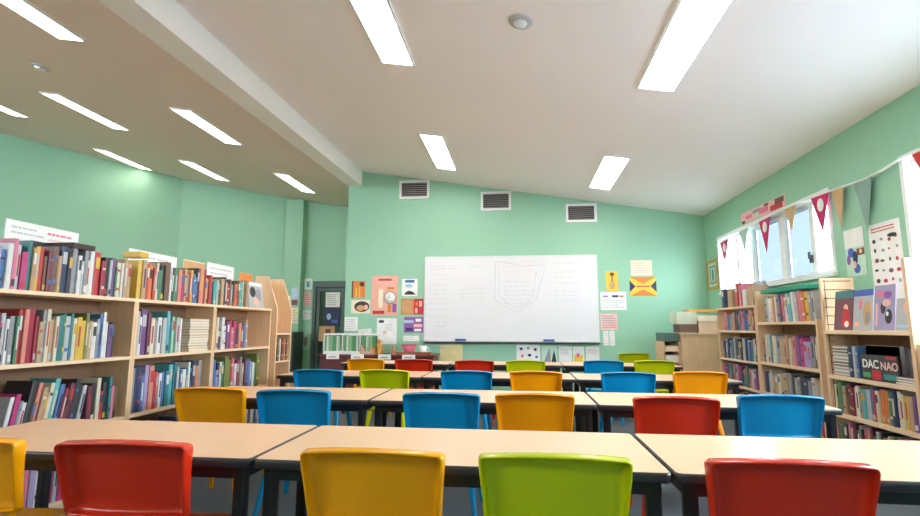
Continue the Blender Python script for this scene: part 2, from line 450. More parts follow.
for r, (xs, yn) in enumerate(((-1.058, 1.985), (-1.08, 3.635), (-1.036, 5.37), (-1.013, 7.3))):
    for k, sd in enumerate(('left', 'middle', 'right')):
        if dproto is None: o = dproto = make_desk()
        else: o = copy_tree(dproto)
        o.location = (xs - .8 + 1.6 * k + (-.04 if k == 2 and r == 1 else 0) * 0, yn + .3575, 0)
        if r == 1 and k != 1: o.scale.x = .92 if k == 0 else .965; o.location.x += .062 if k == 0 else -.028
        tag(o, 'beech laminate desk with black legs, %s of the three in the %s row' % (sd, nm[r]), 'desk', 'desks in four rows')

# ------------------------------------------------------------------ books
def book_geo(b, t, h, d, c1, band=None, style=0, T=None):
    """spine faces +X at x=0, pages run to -X, thickness along Y, base at z=0"""
    cm_ = cm(c1); ct = .0025
    # rounded spine and boards as one C-shaped wrap
    n = 4; prof = []
    for i in range(n + 1):
        a = -PI / 2 + PI * i / n
        prof.append((-.004 + .004 * math.cos(a), t / 2 * math.sin(a)))
    outer = [(-d, -t / 2)] + prof + [(-d, t / 2)]
    inner = [(-d, t / 2 - ct), (-.008, t / 2 - ct), (-.008, -t / 2 + ct), (-d, -t / 2 + ct)]
    b.prism(outer + inner, 0, h, cm_, T)
    b.box((-d + .004, -t / 2 + ct, .003), (-.008, t / 2 - ct, h - .003), M_pages, T)
    if band:
        bm_ = cm(band)
        if style == 0: zs = [(.62 * h, .88 * h)]
        elif style == 1: zs = [(.06 * h, .2 * h)]
        elif style == 2: zs = [(.2 * h, .28 * h), (.74 * h, .8 * h)]
        else: zs = [(.3 * h, .78 * h)]
        w = t * (.62 if style != 3 else .35) / 2
        for z0, z1 in zs: b.box((-.003, -w, z0), (.0012, w, z1), bm_, T)
ORD = ['', 'first', 'second', 'third', 'fourth', 'fifth', 'sixth', 'seventh', 'eighth', 'ninth', 'tenth', 'eleventh', 'twelfth', 'thirteenth', 'fourteenth', 'fifteenth', 'sixteenth', 'seventeenth', 'eighteenth', 'nineteenth', 'twentieth'] + ['twenty-' + s for s in ('first', 'second', 'third', 'fourth', 'fifth', 'sixth', 'seventh', 'eighth', 'ninth')] + ['thirtieth'] + ['thirty-' + s for s in ('first', 'second', 'third', 'fourth', 'fifth')]
NB = 0
def shelf_books(side, x, ya, yb, z, cols, hmin, hmax, tm, where, group, depth=(.17, .22), lean=None, stuff=None, skip=None):
    """fills from the photo's left to its right; side L: y grows, R: y falls"""
    global NB
    sgn = 1 if side == 'L' else -1
    y = ya if side == 'L' else yb; end = yb if side == 'L' else ya
    i = 0; idx = 0
    ang = 0
    while True:
        cname = cols[i % len(cols)]
        t = random.uniform(.7, 1.35) * tm; h = random.uniform(hmin, hmax); d = random.uniform(*depth)
        if cname.endswith('+'): t = tm * 1.8; h = hmax; cname = cname[:-1]
        if lean: a = lean(i)
        else: a = 0
        i += 1
        if a != ang:
            y += sgn * (abs(a - ang) and (h * math.sin(abs(a)) * (1 if True else 0) + .006 + (hmax * math.sin(abs(ang)) if ang else 0)))
            ang = a
        step = t / math.cos(a) + .0012
        if (y + sgn * step - end) * sgn > 0: break
        yc = y + sgn * step / 2; y += sgn * step
        if skip and skip(yc): continue
        idx += 1
        band = random.choice(['cream', 'white', 'yellow', 'black', 'silver', 'red', 'blue', None, None, 'navy'])
        if band == cname: band = None
        st = random.randrange(4)
        lift = t / 2 * math.sin(abs(a)) + .0005
        # leans toward the photo's right or left by a about the x axis
        T = Matrix.Translation((x - (.0 if side == 'L' else 0), yc, z + lift)) @ Matrix.Rotation(-a * sgn, 4, 'X')
        T = T @ Matrix.Translation((random.uniform(-.018, 0) * sgn, 0, 0))
        if side == 'R': T = T @ Matrix.Rotation(PI, 4, 'Z')
        if stuff is not None:
            book_geo(stuff, t, h, d, cname, band, st, T); continue
        b = MB(); book_geo(b, t, h, d, cname, band, st)
        o = b.build('book'); o.matrix_world = T
        th = 'thin' if t < tm * .9 else ('thick' if t > tm * 1.2 else 'medium')
        tag(o, '%s %s book, %s from the left on %s' % (th, cname, ORD[min(idx, 35)], where), 'book', group); NB += 1

def bookcase(side, xf, ya, yb, shelves, top, label, group, th=.024, depth=.30, sides_top=None, topboard=True, mats=None, far_grooves=False, near_top=None):
    o = empty('bookcase', (xf, (ya + yb) / 2, 0)); tag(o, label, 'bookcase', group)
    s = 1 if side == 'L' else -1       # front faces +X for L
    x0, x1 = sorted((xf, xf - s * depth)); L = (-xf, -(ya + yb) / 2, 0)
    st = sides_top or top
    for yy in (ya, yb - th):
        zt = near_top if (near_top and yy == ya) else st
        b = MB(); b.box((x0, yy, 0), (x1, yy + th, zt), M_birch)
        p = b.build('side_panel', o, loc=L)
        if far_grooves and yy != ya:
            g = MB(); z = 1.27
            while z < st - .03: g.box((x0 + .02, yy - .0012, z), (x1 - .03, yy + .001, z + .008), M_groove); z += .085
            g.box((x0 + .03, yy - .0012, .5), (x0 + .036, yy + .001, st - .02), M_groove)
            z = .52
            while z < 1.18: g.box((x0 + .036, yy - .0012, z), (x0 + .075, yy + .001, z + .006), M_groove); z += .065
            g.build('pin_groove', p)
    bx = x0 if side == 'L' else x1 - .008
    b = MB(); b.box((bx, ya + th, .06), (bx + .008, yb - th, min(top, st) if side == 'L' else shelves[-1] + (.0 if topboard else 0)), M_back); b.build('back_panel', o, loc=L)
    xs0, xs1 = (x0 + .008, x1) if side == 'L' else (x0, x1 - .008)
    for z in shelves:
        b = MB(); b.box((xs0, ya + th, z - th), (xs1, yb - th, z), M_birch_h); b.build('shelf', o, loc=L)
    if topboard:
        b = MB(); b.box((x0 - .004 * (side == 'R'), ya, top - th), (x1 + .004 * (side == 'L'), yb, top), M_birch_h); b.build('top_board', o, loc=L)
    b = MB(); b.box((x1 - .03 if side == 'L' else x0 + .01, ya + th, 0), (x1 - .01 if side == 'L' else x0 + .03, yb - th, shelves[0] - th), M_birch); b.build('plinth', o, loc=L)
    return o

# ---- left run of bookcases
XLf = -2.95
units = [(2.42, 3.652, 'nearest'), (3.654, 4.69, 'middle'), (4.692, 5.83, 'farthest')]
for ya, yb, nme in units:
    bookcase('L', XLf, ya, yb, [.12, .57, 1.012], 1.45, 'tall birch bookcase full of books, %s one of the left run' % nme, 'birch bookcases along the left', sides_top=1.426)
GL = 'books on the left bookcases'
top1 = ['tan', 'cream', 'purple', 'blue', 'lilac', 'blue', 'white', 'pink', 'silver', 'magenta', 'teal', 'tan', 'yellow', 'red', 'brown', 'maroon', 'brown', 'tan', 'navy+', 'black', 'grey', 'white', 'silver', 'grey', 'cream', 'white', 'red+', 'crimson', 'black', 'silver', 'purple', 'green', 'cream', 'white', 'tan']
top2 = ['yellow', 'tan', 'red', 'orange', 'red', 'cream', 'green', 'black', 'brown+', 'white', 'black', 'green', 'salmon', 'magenta', 'tan', 'grey', 'orange', 'yellow', 'blue', 'blue', 'black', 'salmon+', 'crimson']
top3 = ['turquoise', 'mint', 'brown', 'tan', 'black', 'cream', 'red', 'brown', 'grey', 'black', 'orange', 'brown']
mid1 = ['cream', 'white', 'blue', 'navy', 'white', 'pink', 'magenta', 'silver', 'white', 'grey', 'green', 'red', 'salmon', 'crimson+', 'crimson', 'tan', 'grey', 'cream', 'tan', 'cream', 'teal', 'green', 'silver', 'teal', 'cream', 'yellow', 'yellow', 'olive', 'tan', 'white', 'grey', 'blue', 'white', 'white', 'purple', 'black', 'silver', 'grey']
mid2 = ['silver', 'white', 'purple+', 'maroon', 'cream', 'grey', 'white', 'silver', 'turquoise', 'teal', 'mint', 'green', 'silver', 'white', 'salmon', 'blue', 'blue']
mid3 = ['grey', 'cream', 'maroon', 'white', 'white', 'purple', 'red', 'pink', 'magenta', 'navy', 'salmon', 'crimson', 'blue', 'tan']
low1 = ['lilac', 'lilac', 'blue', 'silver', 'navy', 'silver', 'black', 'purple', 'white', 'magenta', 'grey', 'white', 'black', 'brown', 'salmon', 'tan', 'orange', 'cream', 'turquoise', 'blue', 'crimson', 'maroon', 'maroon', 'black', 'black', 'silver', 'maroon', 'black', 'cream', 'red', 'black', 'teal', 'pink', 'brown', 'navy']
low2 = ['grey', 'navy', 'navy', 'blue', 'lilac', 'salmon', 'red', 'pink', 'white', 'blue', 'teal', 'turquoise', 'teal', 'silver', 'blue', 'white', 'teal', 'white', 'blue', 'navy', 'orange']
low3 = ['blue', 'blue', 'lilac', 'navy', 'white', 'green', 'olive+', 'olive', 'red', 'pink', 'white', 'crimson', 'brown', 'grey', 'tan', 'maroon']
xb = XLf - .02
shelf_books('L', xb, 2.46, 3.62, 1.4505, top1, .22, .31, .028, 'top of nearest left bookcase', GL)
shelf_books('L', xb, 3.68, 4.66, 1.4505, top2, .24, .33, .033, 'top of middle left bookcase', GL)
shelf_books('L', xb, 4.70, 5.36, 1.4505, top3, .22, .30, .040, 'top of farthest left bookcase', GL)
shelf_books('L', xb, 2.46, 3.52, 1.0125, mid1, .24, .33, .0275, 'second shelf of nearest left bookcase', GL)
shelf_books('L', xb, 3.70, 4.30, 1.0125, mid2, .27, .36, .036, 'second shelf of middle left bookcase', GL)
shelf_books('L', xb, 4.74, 5.42, 1.0125, mid3, .2, .33, .040, 'second shelf of farthest left bookcase', GL)
shelf_books('L', xb, 2.46, 3.58, .5705, low1, .20, .33, .0275, 'third shelf of nearest left bookcase', GL, lean=lambda i: .16 if 8 <= i < 26 else 0)
shelf_books('L', xb, 3.70, 4.64, .5705, low2, .27, .36, .038, 'third shelf of middle left bookcase', GL)
shelf_books('L', xb, 4.74, 5.70, .5705, low3, .24, .36, .040, 'third shelf of farthest left bookcase', GL)
stf = MB()
shelf_books('L', xb, 2.46, 3.60, .1205, ['blue', 'teal', 'magenta', 'silver', 'magenta', 'pink', 'lilac', 'white'], .25, .34, .034, '', '', stuff=stf)
shelf_books('L', xb, 3.70, 4.64, .1205, ['blue', 'lilac', 'silver', 'maroon', 'red', 'white', 'navy'], .25, .34, .036, '', '', stuff=stf)
shelf_books('L', xb, 4.74, 5.76, .1205, ['tan', 'blue', 'silver', 'brown', 'white'], .25, .34, .04, '', '', stuff=stf)
tag(stf.build('books_bottom_shelf'), 'packed books on the bottom shelves of left bookcases, glimpsed beneath desks', 'books', kind='stuff')

# flat pile of magazines on second shelf of the middle unit
for i in range(12):
    b = MB(); h = .024
    b.box((-.20, -.14, 0), (0, .14, h), cm(['cream', 'tan', 'silver', 'cream', 'white', 'tan'][i % 6])); b.box((-.205, -.142, .004), (.002, .142, h - .006), M_pages)
    o = b.build('magazine', loc=(xb - random.uniform(0, .012), 4.50 + random.uniform(-.006, .006), 1.0125 + i * (h + .0008)), bevel=0)
    tag(o, 'cream magazine lying flat, %s from the bottom of the pile on the bookcase' % ORD[i + 1], 'magazine', 'flat pile of magazines on the left bookcase')
# things lying on top of the upright books and behind them
def block(name, a, c, m, label, cat, extra=None, group=None, bevel=.003, rot=(0, 0, 0)):
    ctr = Vector(((a[0] + c[0]) / 2, (a[1] + c[1]) / 2, a[2]))
    b = MB(); b.box(Vector(a) - ctr, Vector(c) - ctr, m)
    o = b.build(name, loc=ctr, rot=rot, bevel=bevel); tag(o, label, cat, group)
    if extra:
        e = MB(); extra(e); e.build('print', o)
    return o

# ------------------------------------------------------------------ flat prints
def sheet(name, label, cat, origin, u, n, w, h, bg, shapes=(), th=.004, group=None, tilt=0, partname='print', v=None):
    """origin: lower-left corner seen from the room; u: direction to the right; n: outward normal"""
    u = Vector(u).normalized(); n = Vector(n).normalized(); v = Vector(v).normalized() if v else Vector((0, 0, 1))
    R3 = Matrix((u, v, n)).transposed().to_4x4()
    b = MB(); b.box((0, 0, 0), (w, h, th), bg)
    o = b.build(name); tag(o, label, cat, group)
    o.matrix_world = Matrix.Translation(Vector(origin)) @ R3 @ Matrix.Rotation(tilt, 4, 'Z')
    if shapes:
        b = MB(); k = 0
        for s in shapes:
            k += 1; z0 = th; z1 = th + .0006 + .00015 * k
            if s[0] == 'r': b.box((s[1] * w, s[2] * h, z0), (s[3] * w, s[4] * h, z1), s[5])
            elif s[0] == 'd':
                b.prism([(s[1] * w + s[3] * w * math.cos(2 * PI * i / 18), s[2] * h + s[4] * h * math.sin(2 * PI * i / 18)) for i in range(18)], z0, z1, s[5])
            elif s[0] == 'p': b.prism([(x * w, y * h) for x, y in s[1]], z0, z1, s[2])
            elif s[0] == 't':   # rows of faint text
                x0, y0, x1, y1, rows_, m_ = s[1:]
                rr = random.Random(hash((label[:9], k)) if False else len(label) * 31 + k)
                lh = (y1 - y0) / rows_
                for i in range(rows_):
                    xx = x0
                    lim = x0 + (x1 - x0) * rr.uniform(.7, 1)
                    while xx < lim:
                        ww = (x1 - x0) * rr.uniform(.08, .2)
                        b.box((xx * w, (y1 - (i + .75) * lh) * h, z0), (min(xx + ww, x1) * w, (y1 - (i + .4) * lh) * h, z1), m_); xx += ww + (x1 - x0) * .03
        b.build(partname, o)
    return o
P = {k: mat('ink_' + k, v, .6) for k, v in dict(black=(48, 48, 54), grey=(150, 150, 156), ltgrey=(196, 196, 200), red=(198, 52, 66), pink=(228, 120, 150), ltpink=(240, 190, 186),
    orange=(224, 134, 62), yellow=(240, 200, 70), blue=(76, 104, 190), navy=(46, 52, 96), purple=(150, 90, 170), green=(90, 160, 110), brown=(120, 76, 60), dkbrown=(64, 44, 44),
    peach=(240, 180, 160), cream=(236, 226, 200), teal=(60, 150, 140), mint=(196, 226, 208), white=(240, 240, 238), magenta=(206, 40, 110), sky=(170, 205, 226), tan=(206, 160, 110)).items()}
BK = dict(u=(1, 0, 0), n=(0, -1, 0)); yw = YB - .001
def onback(name, label, cat, x0, x1, z0, z1, bg, shapes=(), **k):
    return sheet(name, label, cat, (x0, k.pop('y', yw), z0), (1, 0, 0), (0, -1, 0), x1 - x0, z1 - z0, bg, shapes, **k)

# whiteboard
wb = empty('whiteboard', (-1.80, YB - .002, .982)); tag(wb, 'wide white whiteboard with faint pen writing on the green wall', 'whiteboard')
W, H = 3.23, 1.60
def onwb(mbx, nme, **k):
    o = mbx.build(nme, wb, **k); return o
b = MB(); b.box((.02, -.03, .02), (W - .02, 0, H - .02), M_wb); onwb(b, 'writing_surface')
b = MB()
for a, c in (((0, -.036, 0), (W, 0, .02)), ((0, -.036, H - .02), (W, 0, H)), ((0, -.036, .02), (.02, 0, H - .02)), ((W - .02, -.036, .02), (W, 0, H - .02))): b.box(a, c, mat('pale_frame', (222, 222, 224), .4))
onwb(b, 'frame')
b = MB(); b.box((.0, -.10, -.028), (W, -.0, -.012), M_alu); b.box((.0, -.10, -.028), (W, -.094, .006), M_alu); onwb(b, 'pen_tray')
pen = MB(); rr = random.Random(3)
inkg = mat('faded_marker_grey', (186, 188, 194), .5); inkr = mat('faded_marker_rose', (224, 192, 190), .5); inkb = mat('faded_marker_blue', (186, 196, 220), .5)
def scrawl(x0, x1, z, m_, amp=.010):
    x = x0
    while x < x1:
        L_ = rr.uniform(.05, .14); n = 7; e = min(x + L_, x1)
        for i in range(n):
            xa = x + (e - x) * i / n; xb_ = x + (e - x) * (i + 1) / n
            za = z + amp * (1 if i % 2 else -1); zb = z - amp * (1 if i % 2 else -1)
            pen.add([(xa, -.0307, za - .0035), (xb_, -.0307, zb - .0035), (xb_, -.0307, zb + .0035), (xa, -.0307, za + .0035)], [(0, 1, 2, 3)], m_)
        x = e + .03
for z in (1.42, 1.36): scrawl(.1, .62, z, inkg)
scrawl(.85, 1.12, 1.40, inkg)
for z, m_ in ((1.24, inkr), (1.15, inkr), (1.06, inkg), (.97, inkg), (.88, inkg), (.79, inkg), (.70, inkg), (.58, inkg), (.47, inkg), (.36, inkg)): scrawl(.09, .46, z, m_)
for z, m_ in ((1.16, inkr), (1.07, inkr), (.97, inkg), (.89, inkg), (.81, inkg)): scrawl(.68, 1.15, z, m_)
for z, m_ in ((1.40, inkr), (1.31, inkr), (1.2, inkr), (1.11, inkg), (1.02, inkg), (.94, inkg), (.86, inkg), (.78, inkg), (.70, inkg)): scrawl(1.50, 2.02, z, m_)
for z, m_ in ((1.48, inkr),): scrawl(1.40, 2.3, z, m_)
for z, m_ in ((1.44, inkg), (1.28, inkg), (1.18, inkg), (1.08, inkg), (.92, inkb), (.84, inkb), (.76, inkb)): scrawl(2.44, 2.86, z, m_)
def pline(pts, m_, w=.0035):
    for (xa, za), (xb_, zb) in zip(pts, pts[1:]):
        d = Vector((xb_ - xa, zb - za)).normalized(); nx, nz = -d.y * w, d.x * w
        pen.add([(xa - nx, -.0309, za - nz), (xb_ - nx, -.0309, zb - nz), (xb_ + nx, -.0309, zb + nz), (xa + nx, -.0309, za + nz)], [(0, 1, 2, 3)], m_)
pline([(1.36, 1.50), (1.34, .8), (1.46, .66), (1.62, .60), (1.74, .54), (1.86, .60), (2.1, .78), (2.2, 1.1), (2.28, 1.36), (2.2, 1.42), (1.9, 1.40), (1.6, 1.46), (1.36, 1.50)], inkg)
pline([(1.42, 1.36), (1.42, .84), (1.6, .68), (1.74, .62), (1.9, .68), (2.04, .84), (2.12, 1.3)], inkg)
pline([(.20, .32), (.28, .26), (.40, .27), (.44, .36)], inkg)
onwb(pen, 'pen_writing', fix=False)
for x, lab in ((-1.10, 'left'), (.52, 'right')):
    o = empty('board_eraser', (x, YB - .068, .982 - .0115)); tag(o, 'blue whiteboard eraser on the pen tray, %s one' % lab, 'eraser', 'blue erasers on the pen tray')
    b = MB(); b.box((-.1, -.02, .0), (.1, .02, .025), mat('eraser_felt', (70, 76, 90), .9)); b.build('felt', o)
    b = MB(); b.box((-.1, -.022, .0252), (.1, .022, .06), mat('eraser_blue', (36, 104, 176), .4)); b.build('grip', o, bevel=.004)

# papers left of the whiteboard
onback('picture', 'small orange autumn picture high left of the pink poster', 'picture', -3.24, -2.97, 1.80, 2.13, P['orange'], [('r', .0, .0, .12, 1, P['brown']), ('d', .75, .8, .18, .14, P['dkbrown']), ('r', .3, .05, .4, .6, P['yellow']), ('r', .55, .05, .64, .7, P['yellow'])])
onback('picture', 'brown round animal picture below the orange autumn picture', 'picture', -3.24, -2.86, 1.50, 1.76, P['cream'], [('d', .56, .5, .40, .40, P['dkbrown']), ('d', .5, .4, .22, .22, P['tan']), ('d', .78, .45, .1, .2, P['peach'])])
onback('poster', 'tall salmon pink poster with figures, left of the whiteboard', 'poster', -2.84, -2.32, 1.46, 2.22, P['peach'], [('r', .2, .80, .8, .86, P['ltpink']), ('r', .25, .88, .75, .93, P['red']), ('r', .06, .04, .5, .12, P['red']), ('d', .35, .6, .1, .07, P['cream']), ('r', .27, .2, .43, .54, P['cream']), ('r', .62, .08, .76, .28, P['orange']), ('r', .8, .08, .95, .3, P['purple']), ('r', .6, .66, .85, .72, P['orange'])])
o = empty('wall_clock', (-2.47, YB - .010, 1.80)); tag(o, 'small round white clock hanging over the pink poster', 'clock')
b = MB(); b.lathe([(.0, 0), (.12, 0), (.125, .012), (.115, .025), (.105, .018), (0, .018)], (0, 0, 0), mat('clock_rim', (176, 150, 150), .4), 24, T=Matrix.Rotation(PI / 2, 4, 'X')); b.build('rim', o)
b = MB(); b.lathe([(0, .0185), (.103, .0185), (.103, .0200), (0, .0200)], (0, 0, 0), M_paper, 24, T=Matrix.Rotation(PI / 2, 4, 'X')); b.build('dial', o)
b = MB(); b.box((-.004, -.022, 0), (.004, -.0205, .07), P['black']); b.build('hand', o)
b = MB(); b.box((-.05, -.0235, -.004), (.003, -.0222, .004), P['black']); b.build('hand', o)
onback('picture', 'white sheet with blue writing and dark hill drawing beside whiteboard', 'picture', -2.245, -1.94, 1.83, 2.16, P['white'], [('r', .2, .78, .8, .94, P['blue']), ('d', .45, .6, .25, .1, P['sky']), ('p', [(.15, .08), (.9, .08), (.7, .25), (.45, .32), (.25, .22)], P['black'])])
onback('picture', 'gold patterned card pinned under the blue writing sheet', 'picture', -2.26, -2.02, 1.48, 1.78, P['orange'], [('r', .1, .1, .9, .9, P['tan'])])
onback('picture', 'red patterned card next to whiteboard edge', 'picture', -2.01, -1.82, 1.48, 1.78, P['red'], [('r', .15, .1, .4, .4, P['peach']), ('r', .55, .5, .85, .85, P['peach']), ('r', .2, .55, .4, .8, P['orange'])])
onback('picture', 'purple and blue striped photo sheet left of whiteboard', 'picture', -2.19, -1.82, 1.14, 1.43, P['purple'], [('r', 0, .62, .5, .8, P['sky']), ('r', .5, .35, .95, .55, P['ltpink']), ('r', .1, .1, .45, .3, P['navy']), ('r', .6, .7, .9, .9, P['white']), ('r', .55, .08, .9, .24, P['white'])])
onback('paper_sign', 'tall white notice with a small picture below the pink poster', 'notice', -2.72, -2.33, .92, 1.41, P['white'], [('r', .1, .82, .35, .92, P['black']), ('t', .4, .5, .8, .8, 5, P['ltgrey']), ('d', .4, .45, .1, .06, P['ltpink'])])
onback('paper_sign', 'small white notice on wall edge above the display counter', 'notice', -3.36, -3.10, 1.17, 1.43, P['white'], [('t', .1, .1, .9, .9, 6, P['ltgrey'])])
onback('paper_sign', 'small slanted white strip above the display counter', 'notice', -3.08, -2.82, 1.10, 1.19, P['white'], [('t', .05, .1, .9, .9, 2, P['ltgrey'])], tilt=.1)
onback('paper_sign', 'white strip pinned under the purple photo sheet', 'notice', -2.2, -1.9, .98, 1.08, P['white'], [('t', .05, .1, .9, .9, 2, P['ltgrey'])])
# right of the whiteboard
onback('picture', 'yellow vase card right of the whiteboard', 'picture', 1.585, 1.80, 1.905, 2.27, P['yellow'], [('d', .5, .85, .2, .09, P['brown']), ('r', .45, .5, .55, .8, P['brown']), ('d', .5, .3, .25, .2, P['tan'])])
onback('paper_sign', 'landscape white sheet with blue heading right of whiteboard', 'notice', 1.47, 1.93, 1.56, 1.89, P['white'], [('r', .1, .72, .3, .8, P['purple']), ('r', .45, .7, .7, .82, P['navy']), ('r', .75, .72, .9, .8, P['red']), ('t', .08, .1, .9, .6, 4, P['ltgrey'])])
onback('paper_sign', 'pinkish striped sheet below the white heading sheet', 'notice', 1.46, 1.76, 1.20, 1.50, P['ltpink'], [('t', .1, .1, .9, .9, 6, P['grey'])])
onback('paper_sign', 'narrow white leaflet hanging near the whiteboard corner, left one', 'notice', 1.50, 1.59, .92, 1.18, P['white'], [('t', .1, .1, .9, .9, 6, P['ltpink'])])
onback('paper_sign', 'narrow white leaflet hanging near the whiteboard corner, right one', 'notice', 1.61, 1.70, .92, 1.18, P['white'], [('t', .1, .1, .9, .9, 6, P['ltpink'])])
onback('paper_sign', 'cream sheet pinned above the yellow and orange picture', 'notice', 2.03, 2.41, 2.19, 2.47, P['cream'], [('t', .1, .1, .9, .9, 5, P['ltpink'])])
onback('picture', 'bright yellow and orange picture with blue corners', 'picture', 2.0, 2.47, 1.815, 2.165, P['yellow'], [('p', [(0, .2), (.22, .5), (0, .8)], P['navy']), ('p', [(1, .2), (.78, .5), (1, .8)], P['navy']), ('p', [(0, 0), (.5, .35), (1, 0)], P['orange']), ('p', [(0, 1), (.5, .62), (1, 1)], P['orange']), ('r', .25, .47, .75, .53, P['red'])])
# below the whiteboard
onback('paper_sign', 'pale yellow sheet below the left half of the whiteboard', 'notice', -1.49, -1.07, .60, .915, P['yellow'], [('r', .0, .0, 1, .99, mat('pale_yellow_paper', (236, 218, 160), .6))])
onback('paper_sign', 'white sheet with small dark pictures below the whiteboard', 'notice', -.07, .36, .61, .93, P['white'], [('d', .2, .75, .07, .08, P['navy']), ('d', .5, .8, .06, .07, P['grey']), ('d', .8, .72, .07, .08, P['navy']), ('d', .25, .35, .06, .1, P['pink']), ('d', .55, .4, .08, .08, P['navy']), ('d', .85, .3, .06, .08, P['blue'])])
onback('picture', 'grey green landscape photo below the whiteboard', 'picture', .39, .67, .60, .90, P['mint'], [('p', [(.1, 0), (.5, .9), (.6, 0)], P['grey']), ('p', [(.6, 0), (.8, .8), (.95, 0)], P['black'])])
onback('paper_sign', 'plain white sheet below whiteboard beside the landscape photo', 'notice', .70, .93, .60, .90, P['white'], [('t', .1, .5, .9, .9, 4, P['ltgrey'])])
onback('picture', 'white sheet with yellow and pink drawing below the whiteboard', 'picture', .95, 1.15, .60, .90, P['white'], [('r', .1, .1, .9, .5, P['yellow']), ('r', .3, .35, .6, .6, P['pink'])])
onback('paper_sign', 'plain white sheet under the right corner of the whiteboard', 'notice', 1.18, 1.42, .60, .90, P['white'], [('t', .1, .6, .9, .9, 3, P['ltpink'])])

# ------------------------------------------------------------------ right wall things
def onright(name, label, cat, y_left, y_right, z0, z1, bg, shapes=(), x=XR - .001, **k):
    return sheet(name, label, cat, (x, y_left, z0), (0, -1, 0), (-1, 0, 0), y_left - y_right, z1 - z0, bg, shapes, **k)
onright('banner', 'pink and red painted banner on the wall above the window', 'banner', 8.05, 6.75, 2.79, 2.955, P['ltpink'],
        [('r', .12, .3, .28, .62, P['pink']), ('r', .3, .55, .5, .8, P['grey']), ('r', .45, .25, .66, .75, P['pink']), ('r', .7, .1, .95, .55, P['red']), ('r', .8, .5, .98, .95, P['brown']), ('r', .02, .02, .1, .25, P['dkbrown']), ('d', .4, .3, .05, .2, P['mint']), ('d', .62, .85, .05, .12, P['brown'])], tilt=-.02)
o = sheet('framed_picture', 'small gold framed picture on the window wall near the corner', 'picture', (XR - .001, 9.55, 1.90), (0, -1, 0), (-1, 0, 0), .5, .52, P['mint'],
          [('r', .22, .2, .78, .8, P['grey']), ('r', .3, .26, .7, .74, P['mint']), ('r', .42, .3, .58, .68, P['teal'])], th=.012)
b = MB()
for a, c in (((0, 0, .012), (.5, .05, .03)), ((0, .47, .012), (.5, .52, .03)), ((0, .05, .012), (.05, .47, .03)), ((.45, .05, .012), (.5, .47, .03))): b.box(a, c, mat('gilt_frame', (196, 164, 84), .4, .3))
b.build('frame', o)
onright('poster', 'pale poster with cut-out photos between the two windows', 'poster', 5.66, 5.36, 1.76, 2.24, P['mint'],
        [('r', .0, .6, 1, 1, P['white']), ('d', .3, .5, .16, .1, P['blue']), ('d', .15, .35, .1, .1, P['purple']), ('d', .5, .38, .12, .14, P['navy']), ('r', .6, .42, .98, .56, P['brown']), ('d', .8, .5, .08, .05, P['peach']), ('d', .55, .15, .16, .1, P['blue']), ('d', .45, .24, .08, .08, P['peach'])])
aa = []
rr = random.Random(5)
for i in range(5):
    for j in range(4):
        aa.append(('d', .16 + .23 * j + rr.uniform(-.03, .03), .12 + .155 * i + rr.uniform(-.02, .02), rr.uniform(.03, .07), rr.uniform(.015, .035), P[rr.choice(['black', 'red', 'brown', 'grey', 'pink', 'dkbrown'])]))
aa.append(('t', .1, .86, .9, .95, 2, P['red'])); aa.append(('d', .74, .78, .14, .03, P['black']))
onright('chart', 'white animal chart with rows of small drawings beside the window', 'chart', 5.28, 4.87, 1.60, 2.22, P['white'], aa)

# bunting across the windows
def bunt_z(y):
    pts = [(8.95, 2.62), (8.04, 2.69), (6.69, 2.725), (5.8, 2.70), (5.08, 2.655), (4.63, 2.72), (3.6, 2.62), (2.4, 2.70)]
    for (a, za), (c, zb) in zip(pts, pts[1:]):
        if c <= y <= a: return za + (zb - za) * (a - y) / (a - c)
    return 2.65
xbn = XR - .05
bn = empty('bunting', (xbn, 6.0, 2.7)); tag(bn, 'string of triangular fabric pennants hung across the window wall', 'bunting')
b = MB(); b.tube([(xbn, 8.95 - i * .25, bunt_z(8.95 - i * .25)) for i in range(27)], .011, mat('white_cotton_tape', (236, 240, 236), .8), 6)
b.build('cord', bn, loc=(-xbn, -6.0, -2.7))
fl = [(8.62, .34, .34, 'magenta'), (7.88, .3, .36, 'mint'), (7.22, .32, .46, 'magenta'), (6.55, .28, .30, 'tan'), (5.92, .34, .42, 'magenta'), (5.60, .20, .42, 'tan'), (5.21, .26, .50, 'grey'), (4.42, .3, .34, 'red'), (3.9, .3, .4, 'mint')]
for y, w, h, c in fl:
    z = bunt_z(y) - .005
    m_ = mat('bunting_' + c, {'magenta': (204, 44, 104), 'mint': (176, 206, 190), 'tan': (206, 172, 128), 'grey': (138, 168, 158), 'red': (206, 62, 60)}[c], .8)
    b = MB(); b.prism([(-w / 2, 0), (0, -h), (w / 2, 0)], 0, .004, m_, T=Matrix(((0, 0, 1, 0), (1, 0, 0, 0), (0, 1, 0, 0), (0, 0, 0, 1))))
    p = b.build('pennant', bn, loc=(-.006, y - 6.0, z - 2.7))
    if c in ('magenta',):
        q = MB(); q.prism([(.06 * math.cos(2 * PI * i / 14), -.11 + .075 * math.sin(2 * PI * i / 14)) for i in range(14)], -.002, 0, P['white'], T=Matrix(((0, 0, 1, 0), (1, 0, 0, 0), (0, 1, 0, 0), (0, 0, 0, 1))))
        q.build('white_motif', p)

